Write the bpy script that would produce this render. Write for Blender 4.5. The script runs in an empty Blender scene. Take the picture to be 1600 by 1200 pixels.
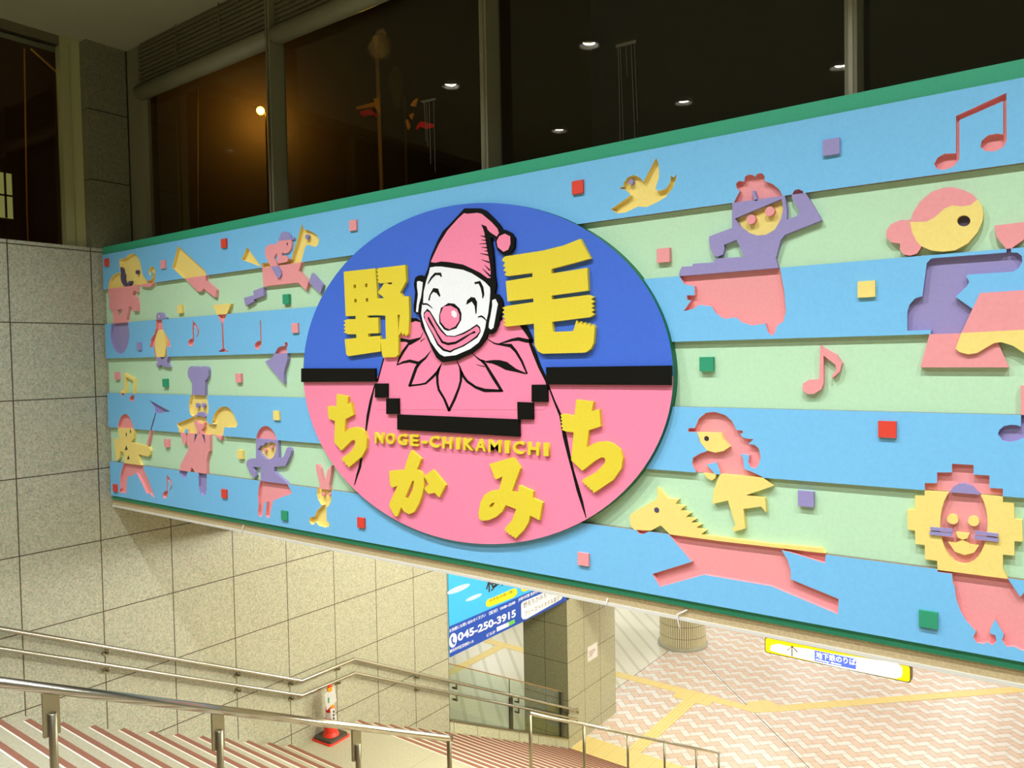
import bpy, bmesh, math, random
from mathutils import Vector as V, Matrix
from mathutils.geometry import delaunay_2d_cdt

# ------------------------------------------------------------------ camera, world, exposure
SC = bpy.context.scene
C = bpy.context.collection
FPX = 1210.15                                   # focal length in pixels of the 1600x1200 frame
YAW, PITCH, ROLL = (math.radians(a) for a in (36.565, 1.896, -1.049))
FW = V((-math.sin(YAW) * math.cos(PITCH), math.cos(YAW) * math.cos(PITCH), -math.sin(PITCH)))
_r0 = V((math.cos(YAW), math.sin(YAW), 0)); _u0 = _r0.cross(FW)
RT = _r0 * math.cos(ROLL) + _u0 * math.sin(ROLL); UP = RT.cross(FW)
cd = bpy.data.cameras.new('camera'); cam = bpy.data.objects.new('camera', cd); C.objects.link(cam)
cd.sensor_width = 36; cd.lens = 36 * FPX / 1600; cd.clip_start = .05; cd.clip_end = 200
cam.matrix_world = Matrix(((RT.x, UP.x, -FW.x, 0), (RT.y, UP.y, -FW.y, 0), (RT.z, UP.z, -FW.z, 0), (0, 0, 0, 1)))
SC.camera = cam
w = bpy.data.worlds.new('night'); SC.world = w; w.use_nodes = True
w.node_tree.nodes['Background'].inputs[0].default_value = (.10, .085, .05, 1)
w.node_tree.nodes['Background'].inputs[1].default_value = .03
vs = SC.view_settings; vs.view_transform = 'Standard'; vs.look = 'None'; vs.gamma = 1; vs.use_curve_mapping = False
vs.exposure = 0.0

def area(name, loc, sx, sy, power, col, rot=(0, 0, 0), disk=False, spread=math.pi):
    l = bpy.data.lights.new(name, 'AREA'); l.shape = 'DISK' if disk else 'RECTANGLE'
    l.size = sx
    if not disk: l.size_y = sy
    l.energy = power; l.color = col; l.spread = spread
    o = bpy.data.objects.new(name, l); C.objects.link(o); o.location = loc; o.rotation_euler = rot
    return o
CEIL = 3.48; FLOORZ = -8.12; SOF = -1.545; CONC = -4.87
WARM = (1.0, .985, .93)
LAMPX = [-6.44 + 2.02 * i for i in range(5)]; LAMPY = [1.6, -.9]
P_DOWN = 95
for ly in LAMPY:
    for lx in LAMPX:
        area('downlight_lamp', (lx, ly, CEIL - .012), .1, .1, P_DOWN, (.93, .985, 1.1), disk=True, spread=math.radians(125))
# fluorescent lamps of the stair shaft and the concourse
def point(name, loc, e, col, r=.08):
    l = bpy.data.lights.new(name, 'POINT'); l.energy = e; l.color = col; l.shadow_soft_size = r
    o = bpy.data.objects.new(name, l); C.objects.link(o); o.location = loc; return o
for lx in (-4.6, -.8):
    for ly in (7.4, 11.2): point('shaft_lamp', (lx, ly, SOF - .42), 380, WARM, .3)
for lx in (-17, -12.5, -7.5, -3, 1.5, 6):
    for ly in (16.5, 21, 26, 31):
        area('concourse_lamp', (lx, ly, CONC - .03), 1.3,   .5, 58, (.97, .985, .99))

# ------------------------------------------------------------------ pixel -> point
def at(px, py, ax, v):
    d = FW + RT * ((px - 800) / FPX) - UP * ((py - 600) / FPX)
    i = 'XYZ'.index(ax)
    return d * (v / d[i])

def T(ox, oy, s, *xy):
    """points read in an enlargement whose corner is (ox, oy) at scale s -> frame pixels"""
    return [(ox + xy[i] / s, oy + xy[i + 1] / s) for i in range(0, len(xy), 2)]

# ------------------------------------------------------------------ materials
def lin(c): return tuple(((v / 255 + .055) / 1.055) ** 2.4 if v / 255 > .04045 else v / 255 / 12.92 for v in c)
MATS = {}
def nodes(name):
    m = bpy.data.materials.new(name); m.use_nodes = True
    return m, m.node_tree, m.node_tree.nodes['Principled BSDF']
def paint(name, rgb, k=.86, rough=.55, grain=.05, metal=0.0, spec=.4):
    m, t, b = nodes(name); N = t.nodes; L = t.links
    c = tuple(min(1, x * k) for x in lin(rgb))
    if grain:
        tx = N.new('ShaderNodeTexNoise'); tx.inputs['Scale'].default_value = 60; tx.inputs['Detail'].default_value = 4
        geo = N.new('ShaderNodeNewGeometry'); L.new(geo.outputs['Position'], tx.inputs['Vector'])
        mx = N.new('ShaderNodeMixRGB')
        mx.inputs[1].default_value = tuple(min(1, x * (1 - grain * 1.6)) for x in c) + (1,)
        mx.inputs[2].default_value = tuple(min(1, x * (1 + grain * 1.6)) for x in c) + (1,)
        L.new(tx.outputs['Fac'], mx.inputs[0]); L.new(mx.outputs[0], b.inputs['Base Color'])
    else: b.inputs['Base Color'].default_value = c + (1,)
    b.inputs['Roughness'].default_value = rough; b.inputs['Metallic'].default_value = metal
    b.inputs['Specular IOR Level'].default_value = spec
    MATS[name] = m
    return m
def emit(name, rgb, s):
    m, t, b = nodes(name)
    b.inputs['Base Color'].default_value = lin(rgb) + (1,)
    b.inputs['Emission Color'].default_value = lin(rgb) + (1,); b.inputs['Emission Strength'].default_value = s
    MATS[name] = m; return m
def joints(t, pairs, width):
    """1 on a joint line, 0 elsewhere; pairs = (axis, origin, pitch)"""
    N = t.nodes; L = t.links
    geo = N.new('ShaderNodeNewGeometry'); sp = N.new('ShaderNodeSeparateXYZ'); L.new(geo.outputs['Position'], sp.inputs[0])
    out = None
    def mth(op, a, bb):
        n = N.new('ShaderNodeMath'); n.operation = op
        for i, q in enumerate((a, bb)):
            if isinstance(q, (int, float)): n.inputs[i].default_value = q
            else: L.new(q, n.inputs[i])
        return n.outputs[0]
    for ax, o, p in pairs:
        s = mth('SUBTRACT', sp.outputs['XYZ'.index(ax)], o)
        f = mth('FLOORED_MODULO', s, p)
        d = mth('MINIMUM', f, mth('SUBTRACT', p, f))
        k = mth('LESS_THAN', d, width)
        out = k if out is None else mth('MAXIMUM', out, k)
    return out, geo, mth, sp
def granite(name, rgb, pairs, width=.0055, rough=.32, speck=1.0, joint=(62, 48, 30), spec=.5):
    m, t, b = nodes(name); N = t.nodes; L = t.links
    jm, geo, mth, sp = joints(t, pairs, width) if pairs else (None, N.new('ShaderNodeNewGeometry'), None, None)
    c = lin(rgb)
    n1 = N.new('ShaderNodeTexNoise'); n1.inputs['Scale'].default_value = 55; n1.inputs['Detail'].default_value = 5; n1.inputs['Roughness'].default_value = .75
    L.new(geo.outputs['Position'], n1.inputs['Vector'])
    r1 = N.new('ShaderNodeValToRGB'); e = r1.color_ramp.elements
    e[0].position = .36; e[1].position = .64
    e[0].color = (c[0] * (1 - .38 * speck), c[1] * (1 - .33 * speck), c[2] * (1 - .33 * speck), 1)
    e[1].color = tuple(min(1, x * (1 + .30 * speck)) for x in c) + (1,)
    L.new(n1.outputs['Fac'], r1.inputs[0])
    n2 = N.new('ShaderNodeTexNoise'); n2.inputs['Scale'].default_value = 28; n2.inputs['Detail'].default_value = 3
    L.new(geo.outputs['Position'], n2.inputs['Vector'])
    mh = N.new('ShaderNodeMixRGB'); mh.blend_type = 'MULTIPLY'; mh.inputs[0].default_value = .5 * speck
    r2 = N.new('ShaderNodeValToRGB'); r2.color_ramp.elements[0].color = (.80, 1.0, .90, 1); r2.color_ramp.elements[1].color = (1.0, .93, .86, 1)
    r2.color_ramp.elements[0].position = .4; r2.color_ramp.elements[1].position = .6
    L.new(n2.outputs['Fac'], r2.inputs[0]); L.new(r1.outputs[0], mh.inputs[1]); L.new(r2.outputs[0], mh.inputs[2])
    if jm is not None:
        mj = N.new('ShaderNodeMixRGB'); L.new(jm, mj.inputs[0]); L.new(mh.outputs[0], mj.inputs[1]); mj.inputs[2].default_value = lin(joint) + (1,)
        L.new(mj.outputs[0], b.inputs['Base Color'])
    else: L.new(mh.outputs[0], b.inputs['Base Color'])
    b.inputs['Roughness'].default_value = rough; b.inputs['Specular IOR Level'].default_value = spec
    MATS[name] = m; return m

BLUE = paint('painted_blue', (124, 198, 238)); GREEN = paint('painted_light_green', (196, 234, 190))
PINK = paint('painted_pink', (246, 160, 158)); YEL = paint('painted_yellow', (252, 226, 126))
PUR = paint('painted_purple', (158, 148, 194)); FRAME = paint('painted_dark_green', (54, 170, 124))
RED = paint('painted_red', (232, 70, 48)); SQG = paint('square_green', (48, 158, 112))
DKP = paint('dark_purple', (84, 74, 104)); DKB = paint('dark_blue_line', (30, 90, 130)); DARK = paint('dark_brown', (60, 45, 50))
OBLUE = paint('oval_blue', (66, 110, 212)); HOT = paint('hot_pink', (255, 140, 168)); LYEL = paint('letter_yellow', (246, 222, 56), k=.78)
BLK = paint('black_paint', (15, 14, 7), grain=.15, spec=.15); WHT = paint('white_paint', (250, 250, 245)); RIM = paint('oval_rim', (20, 110, 74))
WORN = paint('worn_board_edge', (150, 124, 98), grain=.3)
FIG = {'pink': PINK, 'yellow': YEL, 'purple': PUR, 'red': RED, 'green': SQG}

STEEL = paint('stainless_steel', (186, 181, 164), k=1, rough=.18, grain=0, metal=1.0)
DSTEEL = paint('dull_steel', (150, 145, 120), k=1, rough=.38, grain=0, metal=1.0)
LINTEL = paint('lintel_steel', (204, 184, 138), k=.95, rough=.45, grain=.2, metal=.2)
FRAMEM = paint('window_frame', (128, 124, 92), rough=.45, grain=.03)
CEILM = paint('ceiling_board', (150, 146, 112), rough=.8, grain=.03)
PLASTER = paint('white_plaster', (228, 224, 206), rough=.7, grain=.02)
GY0, GZ1 = 3.2247, .4484
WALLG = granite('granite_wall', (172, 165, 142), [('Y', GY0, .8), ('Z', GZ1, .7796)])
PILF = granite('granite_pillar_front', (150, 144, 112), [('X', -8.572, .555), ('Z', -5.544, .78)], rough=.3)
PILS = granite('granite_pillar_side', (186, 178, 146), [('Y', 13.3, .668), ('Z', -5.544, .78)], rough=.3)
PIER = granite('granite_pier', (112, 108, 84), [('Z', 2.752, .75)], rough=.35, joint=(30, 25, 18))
PARAG = granite('granite_parapet', (196, 190, 160), [('Y', 10.35, .62)], rough=.35)
TREAD = granite('stair_stone', (176, 168, 142), [('X', -6.9, 1.6)], width=.004, rough=.5, speck=.45, joint=(150, 140, 115), spec=.3)
NOSE = granite('nosing_brown', (142, 94, 74), None, rough=.6, speck=.4, spec=.2)
NOSEW = paint('nosing_white', (245, 238, 218), grain=.03)
BRWN = paint('brown_riser', (120, 84, 68), grain=.1)

# ------------------------------------------------------------------ object helpers
def link(name, me, mats, parent=None):
    o = bpy.data.objects.new(name, me); C.objects.link(o)
    for m in (mats if isinstance(mats, (list, tuple)) else [mats]): me.materials.append(m)
    if parent is not None: o.parent = parent
    return o
def tag(o, label=None, cat=None, group=None, kind=None):
    if label: o['label'] = label
    if cat: o['category'] = cat
    if group: o['group'] = group
    if kind: o['kind'] = kind
    return o
def empty(name, label, cat, loc=(0, 0, 0), group=None):
    o = bpy.data.objects.new(name, None); C.objects.link(o); o.location = (0, 0, 0)
    return tag(o, label, cat, group)
def bbox(bm, x0, x1, y0, y1, z0, z1, mi=0):
    vv = [bm.verts.new(p) for p in ((x0, y0, z0), (x1, y0, z0), (x1, y1, z0), (x0, y1, z0), (x0, y0, z1), (x1, y0, z1), (x1, y1, z1), (x0, y1, z1))]
    for q in ((0, 3, 2, 1), (4, 5, 6, 7), (0, 1, 5, 4), (1, 2, 6, 5), (2, 3, 7, 6), (3, 0, 4, 7)):
        f = bm.faces.new([vv[i] for i in q]); f.material_index = mi
def finish(bm, name, mats, parent=None, smooth=False):
    me = bpy.data.meshes.new(name); bm.normal_update(); bm.to_mesh(me); bm.free()
    if smooth:
        for p in me.polygons: p.use_smooth = True
    return link(name, me, mats, parent)
def box(name, x0, x1, y0, y1, z0, z1, mat, parent=None, bev=0):
    bm = bmesh.new(); bbox(bm, min(x0, x1), max(x0, x1), min(y0, y1), max(y0, y1), min(z0, z1), max(z0, z1))
    if bev: bmesh.ops.bevel(bm, geom=bm.edges[:], offset=bev, segments=2, affect='EDGES')
    return finish(bm, name, mat, parent)
def struct(o): o['kind'] = 'structure'; return o
def tube(bm, pts, r, n=14, caps=True):
    pts = [V(p) for p in pts]; rings = []
    rr = r if isinstance(r, (list, tuple)) else [r] * len(pts)
    ref = None
    for i, p in enumerate(pts):
        a = (pts[i] - pts[i - 1]).normalized() if i else None
        b = (pts[i + 1] - pts[i]).normalized() if i < len(pts) - 1 else None
        t = ((a or b) + (b or a)).normalized()
        if ref is None:
            ref = V((0, 0, 1)) if abs(t.z) < .9 else V((1, 0, 0))
        x = (ref - t * ref.dot(t)).normalized(); y = t.cross(x); ref = x
        k = 1 / max(.4, t.dot(a or b))
        ring = []
        for j in range(n):
            th = 2 * math.pi * j / n
            ring.append(bm.verts.new(p + x * math.cos(th) * rr[i] * (k if a and b else 1) + y * math.sin(th) * rr[i]))
        rings.append(ring)
    for q, s in zip(rings, rings[1:]):
        for j in range(n): 
            f = bm.faces.new((q[j], q[(j + 1) % n], s[(j + 1) % n], s[j])); f.smooth = True
    if caps: bm.faces.new(rings[0][::-1]); bm.faces.new(rings[-1])
def rod(name, pts, r, mat, parent=None, n=14):
    bm = bmesh.new(); tube(bm, pts, r, n); bmesh.ops.recalc_face_normals(bm, faces=bm.faces[:]); return finish(bm, name, mat, parent)
def lathe(bm, prof, cx, cy, n=48, mi=0, smooth=True):
    rings = []
    for r, z in prof:
        rings.append([bm.verts.new((cx + r * math.cos(2 * math.pi * j / n), cy + r * math.sin(2 * math.pi * j / n), z)) for j in range(n)])
    for a, b in zip(rings, rings[1:]):
        for j in range(n):
            f = bm.faces.new((a[j], a[(j + 1) % n], b[(j + 1) % n], b[j])); f.smooth = smooth; f.material_index = mi
    return rings

# ---- flat cut-out boards: polygons in a wall plane -> solid plates
def area2(p): return sum(p[i][0] * p[(i + 1) % len(p)][1] - p[(i + 1) % len(p)][0] * p[i][1] for i in range(len(p)))
def plate(name, adds, mats, w0, w1, subs=(), clip=None, parent=None, plane='Y', edge=0):
    """adds / subs: polygons (u, v); subs may be (polygon, material slot of its cut wall).
    Solid between depth w0 (front) and w1 (back) on plane Y (u=X, v=Z) or X (u=Y, v=Z)."""
    vs_, fs, kinds = [], [], []
    def put(p, k):
        p = [(float(a), float(b)) for a, b in p]
        if area2(p) < 0: p = p[::-1]
        fs.append(list(range(len(vs_), len(vs_) + len(p)))); vs_.extend(V(q) for q in p); kinds.append(k)
    for p in adds: put(p, 'a')
    subl = []
    for s in subs:
        p, mi = s if isinstance(s, tuple) else (s, 0)
        subl.append((p, mi)); put(p, 's')
    if clip: put([(clip[0], clip[2]), (clip[1], clip[2]), (clip[1], clip[3]), (clip[0], clip[3])], 'c')
    ov, oe, of, iv, ie, if_ = delaunay_2d_cdt(vs_, [], fs, 0, 1e-6)
    keep = []
    for f, src in zip(of, if_):
        ks = {kinds[i] for i in src}
        if 'a' in ks and 's' not in ks and (not clip or 'c' in ks): keep.append(f)
    bm = bmesh.new()
    if plane == 'Y': mp = lambda q, w: (q[0], w, q[1])
    else: mp = lambda q, w: (w, q[0], q[1])
    fr, bk = {}, {}
    ed = {}
    for f in keep:
        for i in f:
            if i not in fr: fr[i] = bm.verts.new(mp(ov[i], w0)); bk[i] = bm.verts.new(mp(ov[i], w1))
        try:
            bm.faces.new([fr[i] for i in f]); bm.faces.new([bk[i] for i in reversed(f)])
        except ValueError: continue
        for a, b in zip(f, f[1:] + f[:1]): ed[(a, b)] = 1
    def segdist(p, a, b):
        ab = b - a; t = max(0, min(1, (p - a).dot(ab) / max(1e-12, ab.dot(ab))))
        return (p - (a + ab * t)).length
    for (a, b) in ed:
        if (b, a) in ed: continue
        f = bm.faces.new((fr[a], bk[a], bk[b], fr[b])); f.material_index = edge
        if subl:
            mid = (ov[a] + ov[b]) / 2
            for p, mi in subl:
                if mi and any(segdist(mid, V(p[i]), V(p[(i + 1) % len(p)])) < 1e-4 for i in range(len(p))):
                    f.material_index = mi; break
    return finish(bm, name, mats, parent)
def disc(c, r, n=20): return [(c[0] + r * math.cos(2 * math.pi * i / n), c[1] + r * math.sin(2 * math.pi * i / n)) for i in range(n)]
def ell(c, a, b, n=96): return [(c[0] + a * math.cos(2 * math.pi * i / n), c[1] + b * math.sin(2 * math.pi * i / n)) for i in range(n)]
def onY(pts, y): return [(q.x, q.z) for q in (at(px, py, 'Y', y) for px, py in pts)]
def onX(pts, x): return [(q.y, q.z) for q in (at(px, py, 'X', x) for px, py in pts)]
def stroke(pts):
    """pixel polyline (x, y, width) -> pixel outline"""
    L_, R_ = [], []
    for i, (x, y, wd) in enumerate(pts):
        a = V(pts[max(0, i - 1)][:2]); b = V(pts[min(len(pts) - 1, i + 1)][:2]); d = (b - a).normalized(); n = V((-d.y, d.x)) * wd / 2
        L_.append((x + n.x, y + n.y)); R_.append((x - n.x, y - n.y))
    return L_ + R_[::-1]
_txt = {}
def glyphs(s, bold):
    c = bpy.data.curves.new('text', 'FONT'); c.body = s; c.offset = bold; c.extrude = .5; c.resolution_u = 4
    o = bpy.data.objects.new('text', c); C.objects.link(o)
    dg = bpy.context.evaluated_depsgraph_get(); me = bpy.data.meshes.new_from_object(o.evaluated_get(dg))
    bpy.data.objects.remove(o); bpy.data.curves.remove(c)
    return me
def lettering(name, s, quad, mat, front, back, parent, bold=0.0, plane='Y'):
    """text fitted to quad = (bottom-left, bottom-right, top-left) in plane coordinates"""
    me = glyphs(s, bold); co = [v.co.copy() for v in me.vertices]
    x0, x1 = min(c.x for c in co), max(c.x for c in co); y0, y1 = min(c.y for c in co), max(c.y for c in co)
    bl, br, tl = (V(q) for q in quad)
    for v, c in zip(me.vertices, co):
        q = bl + (br - bl) * ((c.x - x0) / (x1 - x0)) + (tl - bl) * ((c.y - y0) / max(1e-6, y1 - y0))
        wv = back + (front - back) * (c.z + .5)
        v.co = (q.x, wv, q.y) if plane == 'Y' else (wv, q.x, q.y)
    me.materials.clear(); me.name = name
    return link(name, me, mat, parent)

# ================================================================== SETTING
XL = -8.572; XR = 3.6
# left wall of the stairs (granite tiles) and what stands on it
struct(box('wall_left', XL - .35, XL, -6.5, 9.63, -8.4, 1.268, WALLG))
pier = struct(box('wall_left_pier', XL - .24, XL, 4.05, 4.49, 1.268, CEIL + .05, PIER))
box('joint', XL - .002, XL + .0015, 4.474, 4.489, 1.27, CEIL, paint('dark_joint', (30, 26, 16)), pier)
box('joint', -8.722, -8.718, 4.030, 4.049, 1.27, CEIL, MATS['dark_joint'], pier)
wl = box('window_1', -8.80, -8.69, 3.84, 3.93, 1.268, CEIL, paint('window_side', (160, 156, 104))); struct(wl)
box('jamb', -8.80, -8.715, 3.93, 4.05, 1.268, CEIL, paint('jamb_metal', (176, 172, 116)), wl)
box('head_rail', -8.80, -8.70, -6.5, 3.84, CEIL - .10, CEIL, DSTEEL, wl)
for yy in (1.2, -1.4, -4.0): box('mullion', -8.82, -8.70, yy - .03, yy + .03, 1.268, CEIL - .1, FRAMEM, wl)
def glassmat(name, tint, rough=0.0, ior=1.45, gain=1.0):
    m = bpy.data.materials.new(name); m.use_nodes = True; t = m.node_tree; N = t.nodes; L = t.links; N.clear()
    o = N.new('ShaderNodeOutputMaterial'); mx = N.new('ShaderNodeMixShader'); tr = N.new('ShaderNodeBsdfTransparent'); gl = N.new('ShaderNodeBsdfGlossy')
    lw = N.new('ShaderNodeLayerWeight'); lw.inputs[0].default_value = .5
    pw = N.new('ShaderNodeMath'); pw.operation = 'POWER'; L.new(lw.outputs['Facing'], pw.inputs[0]); pw.inputs[1].default_value = 5
    fr = N.new('ShaderNodeMath'); fr.operation = 'MULTIPLY_ADD'; L.new(pw.outputs[0], fr.inputs[0]); fr.inputs[1].default_value = .96; fr.inputs[2].default_value = .04
    tr.inputs[0].default_value = tint + (1,); gl.inputs['Roughness'].default_value = rough
    L.new(fr.outputs[0], mx.inputs[0]); L.new(tr.outputs[0], mx.inputs[1]); L.new(gl.outputs[0], mx.inputs[2]); L.new(mx.outputs[0], o.inputs[0])
    MATS[name] = m; return m
GLASS = glassmat('window_glass', (.92, .93, .90)); GLASS2 = glassmat('balustrade_glass', (.86, .92, .84))
box('pane', -8.79, -8.784, -6.5, 3.84, 1.268, CEIL - .1, GLASS, wl)
# ceiling, back and right walls, upper landing
struct(box('ceiling', -9.2, XR + .2, -6.7, 4.75, CEIL, CEIL + .15, CEILM))
struct(box('wall_back', XL - .3, XR + .2, -6.7, -6.5, -1.7, CEIL, paint('back_wall', (64, 60, 50), rough=.7)))
struct(box('wall_right', XR, XR + .2, -6.5, 13.1, -8.4, CEIL, WALLG))
# wall that carries the mural, and the window band above it
PB = 4.175
struct(box('wall_front', XL, XR, PB + .002, 4.42, -1.455, 1.262, PLASTER))
lin_ = struct(box('trim_1', XL, XR, 4.168, 4.42, -1.525, -1.457, LINTEL))
struct(box('trim_2', XL, XR, 4.160, 4.43, SOF, -1.5255, PLASTER))
MX = [-8.44, -5.965, -3.50, -1.035, 1.43, 3.57]
LOUV = paint('louver_slats', (104, 98, 70), rough=.5, grain=.03)
for i in range(5):
    x0, x1 = MX[i], MX[i + 1]
    n = 'window_%d' % (i + 2)
    if i == 0: wn = struct(box(n, XL, -8.27, 4.49, 4.58, 1.262, CEIL, FRAMEM)); xa = -8.27
    else: wn = struct(box(n, x0, x0 + .062, 4.40, 4.565, 1.262, CEIL, FRAMEM)); xa = x0 + .062
    bm = bmesh.new(); bbox(bm, x0 + .02, x0 + .042, 4.394, 4.40, 1.262, CEIL)
    if i: finish(bm, 'mullion_bead', DSTEEL, wn)
    else: bm.free()
    rod('transom', [(xa, 4.47, 2.955), (x1, 4.47, 2.955)], .082, FRAMEM, wn, 20)
    bm = bmesh.new()
    zz = 3.05
    while zz < CEIL - .03:
        bbox(bm, xa, x1, 4.455, 4.475, zz, zz + .03); zz += .045
    bbox(bm, xa, x1, 4.476, 4.48, 3.03, CEIL)
    for q in (.33, .66): bbox(bm, xa + (x1 - xa) * q - .006, xa + (x1 - xa) * q + .006, 4.448, 4.456, 3.03, CEIL)
    finish(bm, 'louver', LOUV, wn)
    box('pane', xa, x1, 4.548, 4.554, 1.262, 3.0, GLASS, wn)
# stair shaft: soffit, fascia, poster fascia, concourse
struct(box('ceiling_shaft', XL, XR, 4.43, 13.6, SOF, SOF + .1, PLASTER))
struct(box('wall_light_blocker', XL, XR, 5.6, 5.9, -2.08, SOF + .05, PLASTER))  # unseen beam added to keep the shaft lamps off the upper wall
struct(box('wall_fascia', XL, XR + 6, 13.5, 13.75, CONC, SOF + .1, PLASTER))
struct(box('wall_poster_side', XL - .3, XL, 9.63, 13.5, -4.998, SOF + .1, PLASTER))
struct(box('ceiling_concourse', -24, XR + 8, 13.75, 36, CONC, CONC + .12, PLASTER))
struct(box('ceiling_side_passage', -24, XL - .3, 9.63, 13.75, CONC, CONC + .12, PLASTER))
struct(box('wall_concourse_far', -24, XR + 8, 36, 36.2, FLOORZ, CONC, PLASTER))
struct(box('wall_concourse_left', -24.2, -24, 9.5, 36.2, FLOORZ, CONC, PLASTER))
struct(box('wall_concourse_near', -24, XL - .35, 9.4, 9.63, FLOORZ, CONC, PLASTER))
struct(box('wall_concourse_right', XR + 8, XR + 8.2, 13.1, 36.2, FLOORZ, CONC, PLASTER))
struct(box('wall_concourse_corner', XR + .2, XR + 8, 12.9, 13.1, FLOORZ, CONC, PLASTER))

# ------------------------------------------------------------------ stairs
YA, ZA, TR, RS = -.489, -1.645, .3085, .1549           # first nosing, tread, riser
YB, ZB, TR2, RS2 = 7.517, -5.2025, .31, .15355
prof = [(-6.5, ZA - .15), (-6.5, ZA), (YA, ZA)]
y, z = YA, ZA
nos = [(YA, ZA)]
for k in range(22):
    z -= RS; prof.append((y, z)); y += TR; prof.append((y, z)); nos.append((y, z))
z = ZB; prof.append((y, z)); prof.append((YB, ZB)); nos2 = [(YB, ZB)]
y = YB
for k in range(18):
    z -= RS2; prof.append((y, z)); y += TR2; prof.append((y, z)); nos2.append((y, z))
prof.append((y, FLOORZ)); yend = y; prof.append((yend, FLOORZ - .3)); prof.append((YB - .3, ZB - .4)); prof.append((6.2, ZB - .4)); prof.append((YA - .2, ZA - .5))
bm = bmesh.new()
a = [bm.verts.new((XL, p[0], p[1])) for p in prof]; b = [bm.verts.new((XR, p[0], p[1])) for p in prof]
for i in range(len(prof)):
    j = (i + 1) % len(prof); bm.faces.new((a[i], a[j], b[j], b[i]))
bm.faces.new(a[::-1]); bm.faces.new(b); bmesh.ops.recalc_face_normals(bm, faces=bm.faces[:])
for f in bm.faces:
    f.normal_update()
    if abs(f.normal.y) > .9 and f.normal.y > 0: f.material_index = 1
stairs = finish(bm, 'floor_stairs', [TREAD, BRWN]); struct(stairs)
for (yy, zz) in nos + nos2:
    bm = bmesh.new(); bbox(bm, XL + .13, XR, yy - .050, yy + .004, zz - .03, zz + .003)
    bbox(bm, XL + .13, XR, yy - .066, yy - .050, zz - .006, zz + .0022, 1)
    finish(bm, 'nosing_strip', [NOSE, NOSEW], stairs)

# ------------------------------------------------------------------ concourse floor
WT = .157
def clip_half(poly, ax, lim, keep_gt):
    out = []
    for i in range(len(poly)):
        p, q = poly[i], poly[(i + 1) % len(poly)]
        ip = (p[ax] > lim) == keep_gt; iq = (q[ax] > lim) == keep_gt
        if ip: out.append(p)
        if ip != iq:
            t = (lim - p[ax]) / (q[ax] - p[ax]); out.append(tuple(p[k] + (q[k] - p[k]) * t for k in range(2)))
    return out
XBND = -9.19
bm = bmesh.new()
def quad(bm, pts, z, mi):
    f = bm.faces.new([bm.verts.new((p[0], p[1], z)) for p in pts]); f.material_index = mi
quad(bm, [(XBND, yend), (XR + 8, yend), (XR + 8, 36), (XBND, 36)], FLOORZ - .003, 0)
quad(bm, [(-24, 9.63), (XL - .02, 9.63), (XL - .02, yend), (-24, yend)], FLOORZ, 3)
quad(bm, [(-24, yend), (XBND - .008, yend), (XBND - .008, 36), (-24, 36)], FLOORZ, 3)
s2 = math.sqrt(.5); O = (-5.39, 17.03)
rnd = random.Random(4)
def rotuv(u, v): return (O[0] + (u - v) * s2, O[1] + (u + v) * s2)       # u runs to +X+Y, v to +X-Y
G = .009
for i in range(-110, 111):
    for j in range(-110, 111):
        c = (i - j) % 4
        if c == 0: r = (i, j, 2, 1)
        elif c == 3: r = (i, j, 1, 2)
        else: continue
        u0, v0, u1, v1 = r[0] * WT + G / 2, r[1] * WT + G / 2, (r[0] + r[2]) * WT - G / 2, (r[1] + r[3]) * WT - G / 2
        P = [rotuv(u0, v0), rotuv(u0, v1), rotuv(u1, v1), rotuv(u1, v0)]
        cx, cy = sum(p[0] for p in P) / 4, sum(p[1] for p in P) / 4
        if not (XBND - .3 < cx < 6 and yend - .2 < cy < 33): continue
        P = clip_half(P, 0, XBND + .004, True)
        P = clip_half(P, 1, yend + .16, True) if P else P
        if len(P) < 3: continue
        quad(bm, P[::-1], FLOORZ, 1 if j % 2 else 2)
bmesh.ops.recalc_face_normals(bm, faces=bm.faces[:])
for f in bm.faces:
    if f.normal.z < 0: f.normal_flip()
GROUT = paint('floor_grout', (178, 158, 128)); TP = paint('tile_peach', (240, 211, 187), grain=.06, rough=.35); TW = paint('tile_cream', (246, 239, 228), grain=.04, rough=.35)
def pale():
    m, t, b = nodes('pale_striped_paving'); N = t.nodes; L = t.links
    geo = N.new('ShaderNodeNewGeometry'); sp = N.new('ShaderNodeSeparateXYZ'); L.new(geo.outputs['Position'], sp.inputs[0])
    def mth(op, a_, b_):
        n = N.new('ShaderNodeMath'); n.operation = op
        for i, q in enumerate((a_, b_)):
            if isinstance(q, (int, float)): n.inputs[i].default_value = q
            else: L.new(q, n.inputs[i])
        return n.outputs[0]
    s = mth('ADD', sp.outputs[0], sp.outputs[1]); d = mth('SUBTRACT', sp.outputs[0], sp.outputs[1])
    st = mth('LESS_THAN', mth('FLOORED_MODULO', mth('SUBTRACT', s, 2.95), .55), .13)
    fine = mth('LESS_THAN', mth('FLOORED_MODULO', d, .28), .012)
    mx = N.new('ShaderNodeMixRGB'); mx.inputs[1].default_value = lin((226, 222, 200)) + (1,); mx.inputs[2].default_value = lin((206, 202, 176)) + (1,)
    L.new(st, mx.inputs[0])
    m2 = N.new('ShaderNodeMixRGB'); L.new(mth('MULTIPLY', fine, .35), m2.inputs[0]); L.new(mx.outputs[0], m2.inputs[1]); m2.inputs[2].default_value = lin((170, 165, 140)) + (1,)
    L.new(m2.outputs[0], b.inputs['Base Color']); b.inputs['Roughness'].default_value = .35
    return m
floor = struct(finish(bm, 'floor', [GROUT, TP, TW, pale()]))
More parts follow.
